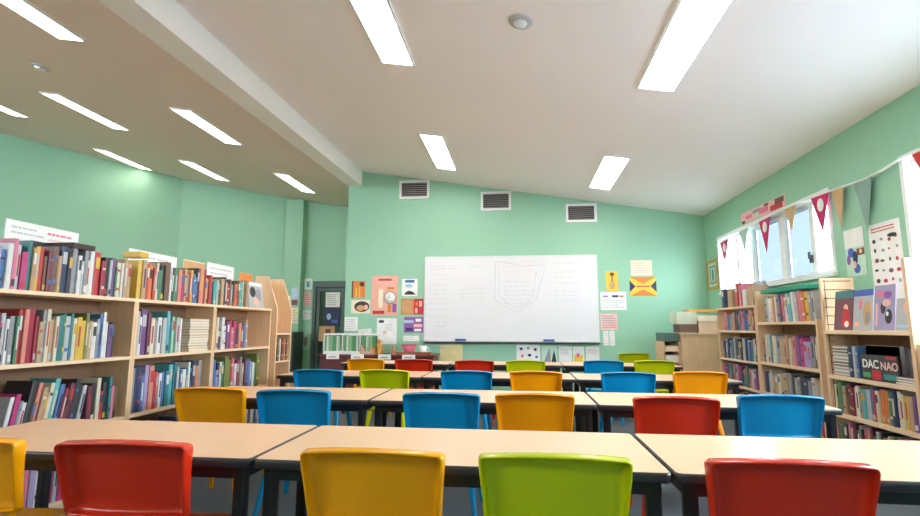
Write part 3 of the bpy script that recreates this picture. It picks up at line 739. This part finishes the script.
# ------------------------------------------------------------------ right bookcases
XRf = 2.95
bookcase('R', XRf, 4.27, 5.43, [.10, .455, .80, 1.22], 1.73, 'birch bookcase with magazines face out, nearest on the right', 'birch bookcases along the right', topboard=False, far_grooves=True, th=.035, sides_top=1.73, near_top=1.78)
bookcase('R', XRf, 5.52, 6.84, [.10, .47, .83, 1.31], 1.56, 'birch bookcase with tall books on top, middle one on the right', 'birch bookcases along the right', topboard=False, sides_top=1.70, near_top=1.33, th=.03)
bookcase('R', XRf, 6.86, 8.12, [.10, .46, .81, 1.205], 1.53, 'narrow looking birch bookcase farthest back on the right', 'birch bookcases along the right', th=.026)
bookcase('R', XRf, 2.9, 4.24, [.10, .40, .76], 1.12, 'low birch bookcase at the right edge beside the desks', 'birch bookcases along the right', th=.03)
GR = 'books on the right bookcases'
xr = XRf + .02
botA = ['cream', 'olive', 'green', 'tan', 'brown', 'maroon', 'crimson', 'cream', 'white', 'tan', 'turquoise', 'silver', 'blue', 'red', 'cream', 'orange', 'orange', 'green', 'navy', 'white', 'cream', 'yellow', 'tan', 'purple', 'magenta+', 'black']
shelf_books('R', xr, 4.31, 5.38, .4555, botA, .25, .29, .040, 'lower shelf of nearest right bookcase', GR)
b1 = ['grey', 'silver', 'white', 'cream', 'salmon', 'white', 'grey', 'navy', 'pink', 'white', 'silver', 'turquoise', 'white', 'silver', 'red', 'pink', 'orange', 'yellow']
shelf_books('R', xr, 5.56, 6.70, 1.3105, b1, .27, .33, .05, 'top shelf of middle right bookcase', GR, lean=lambda i: -.07)
b2 = ['grey', 'brown', 'cream', 'silver', 'teal', 'cream', 'silver', 'grey', 'tan', 'tan', 'salmon', 'tan', 'cream', 'tan', 'pink', 'purple', 'purple', 'magenta', 'lilac', 'lilac']
shelf_books('R', xr, 5.56, 6.80, .8305, b2, .26, .34, .052, 'middle shelf of middle right bookcase', GR)
stf = MB()
shelf_books('R', xr, 5.56, 6.80, .4705, ['navy', 'grey', 'silver', 'tan', 'tan', 'cream', 'tan', 'tan', 'grey', 'black', 'tan', 'grey', 'black'], .22, .27, .07, '', '', stuff=stf)
shelf_books('R', xr, 6.90, 7.95, 1.2055, ['pink', 'salmon', 'blue', 'blue', 'tan', 'salmon', 'brown', 'navy', 'blue', 'navy'], .22, .28, .055, '', '', stuff=stf)
shelf_books('R', xr, 6.90, 8.05, .8105, ['grey', 'black', 'silver', 'blue', 'navy', 'silver', 'blue', 'teal', 'silver', 'navy', 'black'], .24, .3, .05, '', '', stuff=stf)
shelf_books('R', xr, 6.90, 8.05, .4605, ['magenta', 'purple', 'black', 'grey', 'green', 'teal', 'salmon', 'red', 'silver'], .22, .3, .05, '', '', stuff=stf)
shelf_books('R', xr, 6.90, 8.05, .1005, ['navy', 'grey', 'red', 'tan'], .24, .3, .05, '', '', stuff=stf)
shelf_books('R', xr, 5.56, 6.80, .1005, ['navy', 'red', 'tan', 'green'], .24, .3, .05, '', '', stuff=stf)
shelf_books('R', xr, 4.31, 5.38, .1005, ['maroon', 'green', 'silver', 'black', 'pink', 'cream'], .22, .3, .04, '', '', stuff=stf)
shelf_books('R', xr, 2.94, 4.20, .7605, ['white', 'red', 'blue', 'tan', 'green', 'navy', 'yellow'], .24, .3, .04, '', '', stuff=stf)
shelf_books('R', xr, 2.94, 4.20, .4005, ['white', 'red', 'blue', 'tan', 'green', 'navy', 'yellow'], .24, .3, .04, '', '', stuff=stf)
tag(stf.build('books_packed'), 'packed small books on the far and lower shelves of right bookcases', 'books', kind='stuff')
# few books standing on the farthest right bookcase
for i, (y, t, h, c) in enumerate(((7.92, .10, .27, 'navy'), (7.66, .16, .24, 'tan'), (7.44, .08, .32, 'red'), (7.33, .07, .30, 'pink'), (7.2, .10, .22, 'white'), (7.02, .14, .26, 'tan'))):
    b = MB(); book_geo(b, t, h, .2, c, 'white' if c in ('navy', 'red') else None, 0)
    o = b.build('book', loc=(xr, y, 1.5305), rot=(0, 0, PI)); tag(o, '%s book standing on top of the farthest right bookcase, %s from its far end' % (c, ORD[i + 1]), 'book', 'books on top of the farthest right bookcase')
block('storage_box', (xr + .0, 5.75, 1.655), (xr + .24, 6.72, 1.70), mat('teal_green_card', (30, 150, 122), .5), 'flat teal green folder lying on the tall books by the window', 'folder')
block('folder', (3.18, 7.1, 1.5305), (3.22, 7.85, 1.86), mat('lavender_grey_card', (176, 178, 196), .5), 'lavender grey folder standing behind books below the window', 'folder')

# face-out magazines on the nearest right bookcase
def faceout(label, yl, yr, z0, z1, x, bg, shapes, tilt=.13, name='magazine', group='face-out magazines on the right bookcase'):
    v = Vector((math.sin(tilt), 0, math.cos(tilt))); n = Vector((-math.cos(tilt), 0, math.sin(tilt)))
    return sheet(name, label, 'magazine', (x, yl, z0), (0, -1, 0), n, yl - yr, z1 - z0, bg, shapes, th=.012, v=v, group=group)
C_ = lambda n: mat('cover_' + n, PAL[n], .3)
faceout('magazine with dark red cover and teal top, leftmost face out', 5.30, 5.03, 1.2215, 1.59, 2.99, C_('maroon'), [('r', 0, .8, 1, 1, C_('teal')), ('d', .62, .55, .12, .1, P['peach']), ('p', [(.4, .1), (.95, .1), (.8, .5), (.5, .55)], P['red']), ('d', .7, .15, .12, .08, P['cream'])])
faceout('magazine with bright blue heading and grey animal picture', 5.02, 4.76, 1.2215, 1.58, 2.99, C_('silver'), [('r', 0, .84, 1, 1, P['blue']), ('r', .3, .5, .45, .75, P['pink']), ('d', .72, .4, .2, .3, P['tan']), ('d', .75, .3, .12, .15, P['grey']), ('r', .1, .08, .35, .2, P['peach'])])
faceout('white magazine with pink heading and purple flowers', 4.75, 4.50, 1.2215, 1.60, 2.99, C_('lilac'), [('d', .3, .8, .2, .06, P['pink']), ('d', .65, .78, .2, .08, P['purple']), ('d', .72, .3, .16, .16, P['black']), ('d', .45, .5, .12, .14, P['dkbrown']), ('d', .6, .6, .2, .08, P['ltpink']), ('d', .66, .36, .06, .05, P['white']), ('r', .1, .1, .2, .6, P['ltpink'])])
faceout('white magazine with dark plum photo, beside the wooden upright', 4.485, 4.32, 1.2215, 1.585, 2.99, C_('silver'), [('r', .0, .7, 1, 1, P['white']), ('d', .7, .5, .25, .12, P['peach']), ('r', .1, .06, .9, .12, P['sky'])])

# lower compartment of that bookcase: stacks and the lettered book
for i in range(9):
    h = .030; b = MB(); b.box((0, -.11, 0), (.22, .11, h), cm(['grey', 'silver', 'grey', 'black'][i % 4])); b.box((-.001, -.108, .009), (.215, .112, h - .009), M_pages)
    o = b.build('book', loc=(xr + .01, 5.24, .8005 + i * (h + .0008)))
    tag(o, 'grey paperback lying flat, %s from the bottom of the short stack' % ORD[i + 1], 'book', 'flat stack of grey paperbacks')
for i, (y, t, c) in enumerate(((5.085, .05, 'navy'), (5.035, .035, 'silver'), (4.99, .03, 'blue'))):
    b = MB(); book_geo(b, t, .28, .2, c, 'silver', 2); o = b.build('book', loc=(xr, y, .8005), rot=(0, 0, PI))
    tag(o, '%s book standing right of the grey paperback stack, %s one' % (c, ORD[i + 1]), 'book', 'books beside the grey stack')
# thick grey books standing behind, with lettered book in front
for i in range(4):
    b = MB(); b.box((0, 0, 0), (.03, .42, .29 - .01 * i), cm(['silver', 'grey', 'silver', 'grey'][i])); b.box((-.0, .004, .004), (.026, .416, .2925 - .01 * i), M_pages)
    o = b.build('book', loc=(xr + .06 + i * .034, 4.54, .8005)); tag(o, 'large grey book standing face out behind the lettered book, %s from front' % ORD[i + 1], 'book', 'large grey books behind the lettered book')
bk = sheet('book', 'black covered book with white and pink capital letters, face out', 'book', (2.985, 4.93, .8015), (0, -1, 0), (-1, 0, 0), .44, .215, C_('black'),
           [('r', .0, .0, 1, .12, P['dkbrown']), ('r', .3, .05, .55, .4, P['red']), ('r', .62, .1, .95, .3, P['teal']), ('r', .04, .1, .26, .3, P['green']), ('r', .7, .86, .98, .97, P['red'])], th=.02)
def text_part(parent, s, size, x, y, z, m_, name):
    cu = D.curves.new('t', 'FONT'); cu.body = s; cu.size = size; cu.extrude = .0008; cu.offset = .0018
    tmp = D.objects.new('t', cu); COL.objects.link(tmp); bpy.context.view_layer.update()
    me = D.meshes.new_from_object(tmp.evaluated_get(bpy.context.evaluated_depsgraph_get())); D.objects.remove(tmp)
    me.materials.clear(); me.materials.append(m_)
    o = D.objects.new(name, me); COL.objects.link(o); o.parent = parent; o.location = (x, y, z); return o
text_part(bk, 'DAC', .098, .02, .105, .0222, P['white'], 'lettering')
text_part(bk, 'NAO', .090, .245, .100, .0222, P['ltpink'], 'lettering')
for i, (c, y0, y1) in enumerate((('silver', 4.31, 4.53), ('grey', 4.315, 4.525), ('purple', 4.32, 4.53))):
    b = MB(); b.box((0, 0, 0), (.2, y1 - y0, .02), cm(c)); b.box((-.001, .004, .004), (.195, y1 - y0 - .004, .016), M_pages)
    tag(b.build('book', loc=(xr - .005, y0, .8005 + i * .0208)), '%s book lying flat by the near upright, %s from the bottom' % (c, ORD[i + 1]), 'book', 'three flat books at the near end of shelf')

# ------------------------------------------------------------------ signs and boxes on the left run
def lsign(label, y0, y1, z0, z1, bg, shapes, x=-3.235, name='card_sign', th=.006, tilt=0):
    return sheet(name, label, 'sign', (x, y0, z0), (0, 1, 0), (1, 0, 0), y1 - y0, z1 - z0, bg, shapes, th=th, tilt=tilt)
lsign('long white sign with grey and red words behind top books', 2.82, 3.36, 1.452, 1.915, M_paper, [('t', .07, .80, .5, .95, 2, P['ltgrey']), ('t', .54, .86, .95, .95, 1, P['pink']), ('t', .56, .78, .85, .85, 1, P['ltpink'])])
lsign('white sign with faint words behind books of the middle left bookcase', 3.86, 4.46, 1.452, 1.885, M_paper, [('t', .1, .84, .9, .93, 1, P['ltgrey']), ('t', .4, .76, .9, .82, 1, P['ltpink'])])
lsign('pale tan card behind books of the farthest left bookcase', 4.56, 4.90, 1.452, 1.885, P['cream'], [('r', .0, .8, 1, .98, P['tan'])])
lsign('white lined sign at the farthest left bookcase', 4.94, 5.44, 1.452, 1.905, M_paper, [('t', .1, .72, .9, .95, 2, P['ltgrey'])])
lsign('orange card standing on the farthest left bookcase', 5.50, 5.80, 1.452, 1.86, P['tan'], [('r', .05, .7, .95, .98, P['orange'])], x=-3.2)
block('card_divider', (-3.215, 2.98, 1.4505), (-3.207, 3.3, 1.80), cm('black'), 'dark brown card divider standing behind top books of nearest bookcase', 'divider', bevel=0)
block('magazine_box', (-3.22, 3.08, 1.76), (-2.99, 3.26, 1.80), mat('dark_brown_box', (66, 50, 46), .6), 'dark brown box lying across the upright books, nearest left bookcase', 'box')
block('magazine_box', (-3.15, 3.70, 1.785), (-3.0, 3.80, 1.83), cm('yellow'), 'yellow box lying on books at the middle left bookcase', 'box')
faceL = lambda label, y0, y1, z0, z1, bg, sh: sheet('picture_book', label, 'book', (-3.02, y0, z0), (0, 1, 0), (math.cos(.12), 0, math.sin(.12)), y1 - y0, z1 - z0, bg, sh, th=.012, v=(-math.sin(.12), 0, math.cos(.12)))
faceL('picture book with black and white photo cover on farthest left bookcase', 5.42, 5.74, 1.4525, 1.75, C_('silver'), [('d', .3, .6, .2, .2, P['black']), ('d', .7, .5, .2, .25, P['grey']), ('d', .5, .25, .2, .15, P['peach']), ('r', .05, .85, .95, .97, P['white'])])

# tall wooden display board and narrow rack beyond the left run
rk = empty('display_rack', (-3.12, 5.97, 0)); tag(rk, 'tall wooden display rack with sloping top beyond the left bookcases', 'display rack')
b = MB(); b.prism([(0, 0), (.30, 0), (.30, 1.45), (.16, 1.86), (0, 1.86)], 0, .03, M_birch, T=Matrix(((1, 0, 0, -.13), (0, 0, -1, .03), (0, 1, 0, 0), (0, 0, 0, 1)))); b.build('side_panel', rk)
b = MB(); b.prism([(0, 0), (.30, 0), (.30, 1.45), (.16, 1.86), (0, 1.86)], 0, .03, M_birch, T=Matrix(((1, 0, 0, -.13), (0, 0, -1, .43), (0, 1, 0, 0), (0, 0, 0, 1)))); b.build('side_panel', rk)
b = MB(); b.box((-.13, .03, .02), (-.115, .40, 1.84), M_birch); b.build('back_panel', rk)
for z in (.1, .45, .80, 1.14): 
    b = MB(); b.box((-.115, .03, z), (.17, .40, z + .02), M_birch_h); b.build('shelf', rk)
for i, c in enumerate(('tan', 'brown', 'cream', 'maroon', 'orange', 'brown')):
    b = MB(); book_geo(b, .035, .27, .2, c, 'cream', 2); tag(b.build('book', loc=(-3.12 + .15, 6.03 + i * .06, .8205)), '%s book upright in the display rack, %s one' % (c, ORD[i + 1]), 'book', 'books in the display rack')

# noticeboard corner by the door
def ondoor(name, label, cat, x0, x1, z0, z1, bg, shapes=(), y=YD - .001, **k): return sheet(name, label, cat, (x0, y, z0), (1, 0, 0), (0, -1, 0), x1 - x0, z1 - z0, bg, shapes, **k)
ondoor('paper_sign', 'small framed blue and white picture beside the door top', 'picture', -5.26, -5.06, 2.15, 2.42, P['white'], [('r', .2, .2, .8, .8, P['sky']), ('d', .5, .45, .15, .25, P['teal'])])
ondoor('paper_sign', 'pale sheet left of the door, below the small framed picture', 'notice', -5.26, -5.07, 1.74, 2.08, P['ltpink'], [('t', .1, .1, .9, .9, 5, P['grey'])])
ondoor('paper_sign', 'white sheet left of the door at mid height', 'notice', -5.26, -5.07, 1.42, 1.64, P['white'], [('t', .1, .1, .9, .9, 5, P['grey'])])
ondoor('picture', 'small grey photo low on the wall left of the door', 'picture', -5.25, -5.07, .70, 1.10, P['mint'], [('r', .25, .2, .75, .75, P['grey'])])
yp = 11.779
ondoor('paper_sign', 'tall pale blue notice on the pier', 'notice', -5.48, -5.29, 1.75, 2.2, P['sky'], [('r', .1, .02, .9, .3, P['brown']), ('t', .1, .4, .9, .95, 6, P['white'])], y=yp)
ondoor('paper_sign', 'white sheet on the pier left of the tall blue notice', 'notice', -5.70, -5.50, 1.62, 1.98, P['white'], [('d', .6, .6, .2, .15, P['grey'])], y=yp)
ondoor('picture', 'bright red picture on the pier', 'picture', -5.70, -5.50, 1.30, 1.58, P['red'], [('r', .05, .4, .45, .95, P['pink']), ('d', .7, .4, .12, .2, P['white'])], y=yp)
ondoor('paper_sign', 'cream lined sheet on the pier below the tall blue notice', 'notice', -5.48, -5.29, 1.32, 1.70, P['cream'], [('t', .1, .1, .9, .9, 5, P['tan'])], y=yp)
block('cabinet', (-5.66, 11.2, 0), (-5.12, 11.76, 1.12), mat('dark_grey_cabinet', (62, 76, 76), .5), 'dark grey green metal cabinet standing before the pier', 'cabinet')
dr = empty('door_1', (-4.58, YD + .02, 0)); dr['kind'] = 'structure'; dr['label'] = 'dark grey glazed door in the recess'; dr['category'] = 'door'
b = MB()
for a, c in (((-.44, -.05, 0), (-.36, .08, 2.35)), ((.36, -.05, 0), (.44, .08, 2.35)), ((-.36, -.05, 2.2), (.36, .08, 2.35))): b.box(a, c, M_doorgrey)
b.build('door_frame', dr)
b = MB()
for a, c in (((-.358, 0, 0), (-.27, .04, 2.198)), ((.27, 0, 0), (.358, .04, 2.198)), ((-.27, 0, 0), (.27, .04, .35)), ((-.27, 0, 2.1), (.27, .04, 2.198))): b.box(a, c, M_doorgrey)
b.build('door_leaf', dr)
b = MB(); b.box((-.27, .018, .35), (.27, .023, 2.1), M_glass); b.build('pane', dr)
b = MB(); b.tube([(.31, -.01, 1.02), (.31, -.06, 1.02), (.22, -.06, 1.02)], .012, M_alu); b.build('door_handle', dr)
yd2 = YD + .03
ondoor('paper_sign', 'white notice taped high on the door glass', 'notice', -4.70, -4.34, 1.72, 2.08, P['white'], [('t', .1, .1, .9, .9, 6, P['grey'])], y=yd2 - .02, th=.003)
ondoor('paper_sign', 'dark blue picture poster on the door glass', 'poster', -4.72, -4.34, 1.30, 1.68, P['navy'], [('d', .3, .5, .15, .2, P['sky']), ('r', .5, .1, .9, .3, P['blue'])], y=yd2 - .02, th=.003)
ondoor('paper_sign', 'ochre poster on the door glass with a dark figure', 'poster', -4.84, -4.45, .90, 1.26, P['tan'], [('r', .3, .2, .8, .4, P['black']), ('r', .4, .5, .75, .8, P['brown'])], y=yd2 - .02, th=.003)
# corridor behind the door
b = MB(); b.box((-6.2, 13.6, 0), (-3.0, 13.7, 2.8), mat('corridor_wall', (150, 160, 158), .7)); struct(b.build('wall_corridor'), 'grey corridor wall seen through the door glass')
b = MB(); b.box((-6.2, 12.31, -.1), (-3.0, 13.7, 0), M_carpet); struct(b.build('floor_corridor'), 'corridor floor beyond the door')

mcw = mat('corridor_wall', (150, 160, 158), .7)
b = MB(); b.box((-6.3, 12.31, 0), (-6.2, 13.6, 2.8), mcw); struct(b.build('wall_corridor_left'), 'grey corridor side wall')
b = MB(); b.box((-3.0, 12.31, 0), (-2.9, 13.6, 2.8), mcw); struct(b.build('wall_corridor_right'), 'grey corridor side wall on the right')
b = MB(); b.box((-6.3, 12.125, 2.8), (-2.9, 13.7, 2.9), mcw); struct(b.build('ceiling_corridor'), 'corridor ceiling beyond the door')
b = MB(); b.box((-6.3, 12.125, 0), (-5.8, 12.31, 2.8), mcw); b.box((-3.3, 12.125, 0), (-2.9, 12.31, 2.8), mcw); struct(b.build('wall_corridor_front'), 'corridor wall stub')
# ------------------------------------------------------------------ display counter at the back left
ct = empty('display_counter', (-2.48, 9.0, 0)); tag(ct, 'long maroon display counter along the back wall left of whiteboard', 'counter')
b = MB(); b.box((-1.0, -.28, 0), (1.0, .30, .74), M_maroon); b.build('body', ct)
b = MB(); b.box((-1.03, -.31, .74), (1.03, .32, .765), mat('maroon_counter_top', (110, 48, 44), .4)); b.build('counter_top', ct)
for i in range(4):
    b = MB(); b.box((-.9 + .48 * i, -.288, .08), (-.46 + .48 * i, -.28, .70), mat('maroon_drawer_front', (96, 36, 40), .4)); d_ = b.build('door_panel', ct)
for i, x in enumerate((-.86, -.42, .06, .48)):
    b = MB(); b.box((x, -.34, .69), (x + .22, -.312, .775), M_paper); lb = b.build('label_card', ct); 
    q = MB(); q.box((x + .04, -.3412, .715), (x + .17, -.3398, .735), P['grey']); q.build('text_line', lb)
CT = .7655
# white rimmed rack of green folders
rk = empty('folder_rack', (-2.98, 8.98, CT)); tag(rk, 'white rack packed with green folders on the display counter', 'folder rack')
b = MB(); b.box((-.50, -.12, 0), (.50, .12, .05), M_white); b.build('base', rk)
b = MB(); b.box((-.50, -.12, .335), (.50, .12, .36), M_white); b.build('top_rail', rk)
for x in (-.50, -.16, .16, .485):
    b = MB(); b.box((x, -.12, .05), (x + .015, .12, .335), M_white); b.build('divider', rk)
k = 0
for i in range(26):
    x = -.475 + i * .0365
    if any(abs(x - q) < .028 for q in (-.16, .16)) or x > .455: continue
    b = MB(); b.box((-.011, -.105, 0), (.011, .10, .262), mat(['green_folder', 'pale_green_folder', 'white_folder'][(i * 7) % 5 % 3], [(96, 168, 116), (164, 206, 160), (224, 232, 222)][(i * 7) % 5 % 3], .6))
    k += 1; o = b.build('folder', loc=(-2.98 + x, 8.98, CT + .051)); tag(o, 'green folder in the white rack, %s from the left' % ORD[k], 'folder', 'green folders in the white rack')
def lathe_thing(name, label, cat, loc, prof, m_, parts=None, n=18):
    o = empty(name, loc); tag(o, label, cat); b = MB(); b.lathe(prof, (0, 0, 0), m_, n); b.build('body', o)
    return o
# carved figures and craft items
def figure(loc, s, m_, label):
    o = empty('figurine', loc); tag(o, label, 'figurine', 'small figurines on the display counter')
    b = MB(); b.lathe([(.0, 0), (.05 * s, 0), (.055 * s, .02 * s), (.03 * s, .07 * s), (.045 * s, .11 * s), (.02 * s, .145 * s), (0, .146 * s)], (0, 0, 0), m_, 14); b.build('body', o)
    b = MB(); b.lathe([(0, .14 * s), (.018 * s, .143 * s), (.03 * s, .165 * s), (.026 * s, .19 * s), (0, .205 * s)], (0, 0, 0), m_, 14); b.build('head', o)
    for sx in (-1, 1):
        b = MB(); b.tube([(sx * .04 * s, 0, .115 * s), (sx * .062 * s, -.01, .09 * s), (sx * .05 * s, -.03 * s, .06 * s)], .01 * s, m_, 6); b.build('arm', o)
figure((-2.44, 8.80, CT), 1.3, mat('gold_clay', (196, 136, 50), .4), 'tall gold brown figurine beside the white folder rack')
figure((-2.74, 8.78, CT), .8, mat('peach_clay', (222, 170, 130), .5), 'peach figurine standing before the folder rack')
figure((-2.56, 8.76, CT), .7, mat('orange_clay', (228, 150, 96), .5), 'small orange figurine left of the gold brown one')
figure((-2.20, 8.84, CT), .75, mat('brown_clay', (190, 130, 90), .5), 'small brown figurine right of the gold brown one')
o = empty('basket', (-1.96, 9.02, CT)); tag(o, 'pink fan-shaped basket on the display counter', 'basket')
b = MB(); b.lathe([(0, 0), (.06, 0), (.14, .16), (.135, .16), (.055, .012), (0, .012)], (0, 0, 0), mat('pink_weave', (222, 110, 132), .7), 20); b.build('bowl', o)
b = MB(); b.lathe([(.132, .155), (.146, .155), (.146, .17), (.132, .17)], (0, 0, 0), mat('pink_rim', (200, 80, 110), .7), 20); b.build('rim', o)
o = empty('mug', (-1.70, 9.0, CT)); tag(o, 'white mug at the right end of the display counter', 'mug')
b = MB(); b.lathe([(0, 0), (.06, 0), (.07, .15), (.064, .15), (.054, .01), (0, .01)], (0, 0, 0), M_white, 20); b.build('cup', o)
b = MB(); b.tube([(.065, 0, .12), (.1, 0, .11), (.1, 0, .06), (.062, 0, .04)], .008, M_white, 6); b.build('handle', o)
o = block('tray', (-2.12, 8.72, CT), (-1.52, 8.84, CT + .05), mat('red_brown_wood', (150, 84, 60), .5), 'low red brown wooden tray at the front of the display counter', 'tray')

# ------------------------------------------------------------------ corner furniture at back right
cb = empty('cupboard', (2.92, 8.95, 0)); tag(cb, 'pale wooden cupboard in the right corner by the back wall', 'cupboard')
b = MB(); b.box((-.34, -.30, .06), (.34, .30, 1.14), M_birch); b.build('body', cb)
b = MB(); b.box((-.36, -.32, 1.14), (.36, .31, 1.165), M_birch_h); b.build('top_board', cb)
b = MB(); b.box((-.32, -.27, 0), (.32, .27, .06), M_black); b.build('plinth', cb)
tu = empty('tray_unit', (2.45, 8.98, 0)); tag(tu, 'low open wooden tray unit left of the corner cupboard', 'shelf unit')
b = MB(); b.box((-.14, -.26, 0), (-.12, .28, 1.02), M_birch); b.build('side_panel', tu)
b = MB(); b.box((.10, -.26, 0), (.12, .28, 1.02), M_birch); b.build('side_panel', tu)
b = MB(); b.box((-.12, .26, 0), (.10, .28, 1.02), M_back); b.build('back_panel', tu)
for z in (.1, .42, .68, .86):
    b = MB(); b.box((-.12, -.26, z), (.10, .26, z + .018), M_birch_h); b.build('shelf', tu)
block('crate', (2.32, 8.73, 1.021), (2.56, 9.2, 1.16), mat('dark_teal_crate', (84, 116, 112), .5), 'dark teal crate on top of the low tray unit', 'crate')
block('paper_stack', (2.345, 8.74, .8785), (2.54, 9.1, .95), M_pages, 'stack of papers on upper shelf of the tray unit', 'papers', bevel=0)
block('paper_stack', (2.345, 8.74, .6985), (2.54, 9.1, .80), M_paper, 'stack of white papers on lower shelf of the tray unit', 'papers', bevel=0)
block('carton', (2.86, 8.66, 1.1655), (3.2, 9.0, 1.345), mat('pale_carton', (236, 206, 176), .6), 'pale carton on the corner cupboard, lower right of the pile', 'box')
block('carton', (2.84, 8.65, 1.3455), (3.22, 9.02, 1.44), mat('cream_carton', (240, 222, 200), .6), 'cream lid box stacked on the pale carton', 'box')
block('tray', (2.57, 8.68, 1.1655), (2.83, 9.05, 1.30), mat('brown_tray', (120, 92, 80), .6), 'brown letter tray on the cupboard left of the carton', 'tray')
block('box_file', (2.52, 8.68, 1.3005), (2.84, 9.06, 1.50), mat('pale_green_card', (206, 214, 190), .6), 'pale green box file lying on the brown letter tray', 'box file')
block('folder_stack', (2.72, 8.70, 1.5005), (3.16, 9.03, 1.535), mat('orange_folder', (230, 160, 60), .5), 'orange folder lying across the pile in the corner', 'folder')

# ------------------------------------------------------------------ light
w = D.worlds.new('World'); sc.world = w; w.use_nodes = True
nt = w.node_tree; bg = nt.nodes['Background']
bg.inputs['Color'].default_value = (.80, .88, 1.0, 1); bg.inputs['Strength'].default_value = 9.0
for (y0, y1, z0, z1) in openings:
    l = D.lights.new('window_portal', 'AREA'); l.shape = 'RECTANGLE'; l.size = z1 - z0; l.size_y = y1 - y0
    l.cycles.is_portal = True
    o = D.objects.new('window_portal', l); COL.objects.link(o); o.location = (XR + WT + .02, (y0 + y1) / 2, (z0 + z1) / 2)
    o.rotation_euler = (0, PI / 2, 0)

# ------------------------------------------------------------------ camera
cam = D.cameras.new('camera'); co = D.objects.new('camera', cam); COL.objects.link(co)
cam.sensor_width = 36; cam.lens = 36 * 510 / 920; cam.clip_start = .05; cam.clip_end = 200
p, y, r = (math.radians(v) for v in (7.77, -6.67, .17))
cp, sp, cy, sy, cr, sr = math.cos(p), math.sin(p), math.cos(y), math.sin(y), math.cos(r), math.sin(r)
Rz = Matrix(((cy, sy, 0), (-sy, cy, 0), (0, 0, 1))); Rx = Matrix(((1, 0, 0), (0, cp, -sp), (0, sp, cp))); Ry = Matrix(((cr, 0, -sr), (0, 1, 0), (sr, 0, cr)))
Rm = Rz @ Rx @ Ry
right = Rm @ Vector((1, 0, 0)); fwd = Rm @ Vector((0, 1, 0)); up = Rm @ Vector((0, 0, 1))
m4 = Matrix((right, up, -fwd)).transposed().to_4x4(); m4.translation = (0, 0, 1.235)
co.matrix_world = m4
sc.camera = co
vs = sc.view_settings; vs.view_transform = 'Standard'; vs.look = 'None'; vs.gamma = 1; vs.use_curve_mapping = False; vs.exposure = 1.5
sc.cycles.use_denoising = True
sc.cycles.max_bounces = 8; sc.cycles.diffuse_bounces = 5
sc.cycles.sample_clamp_indirect = 8
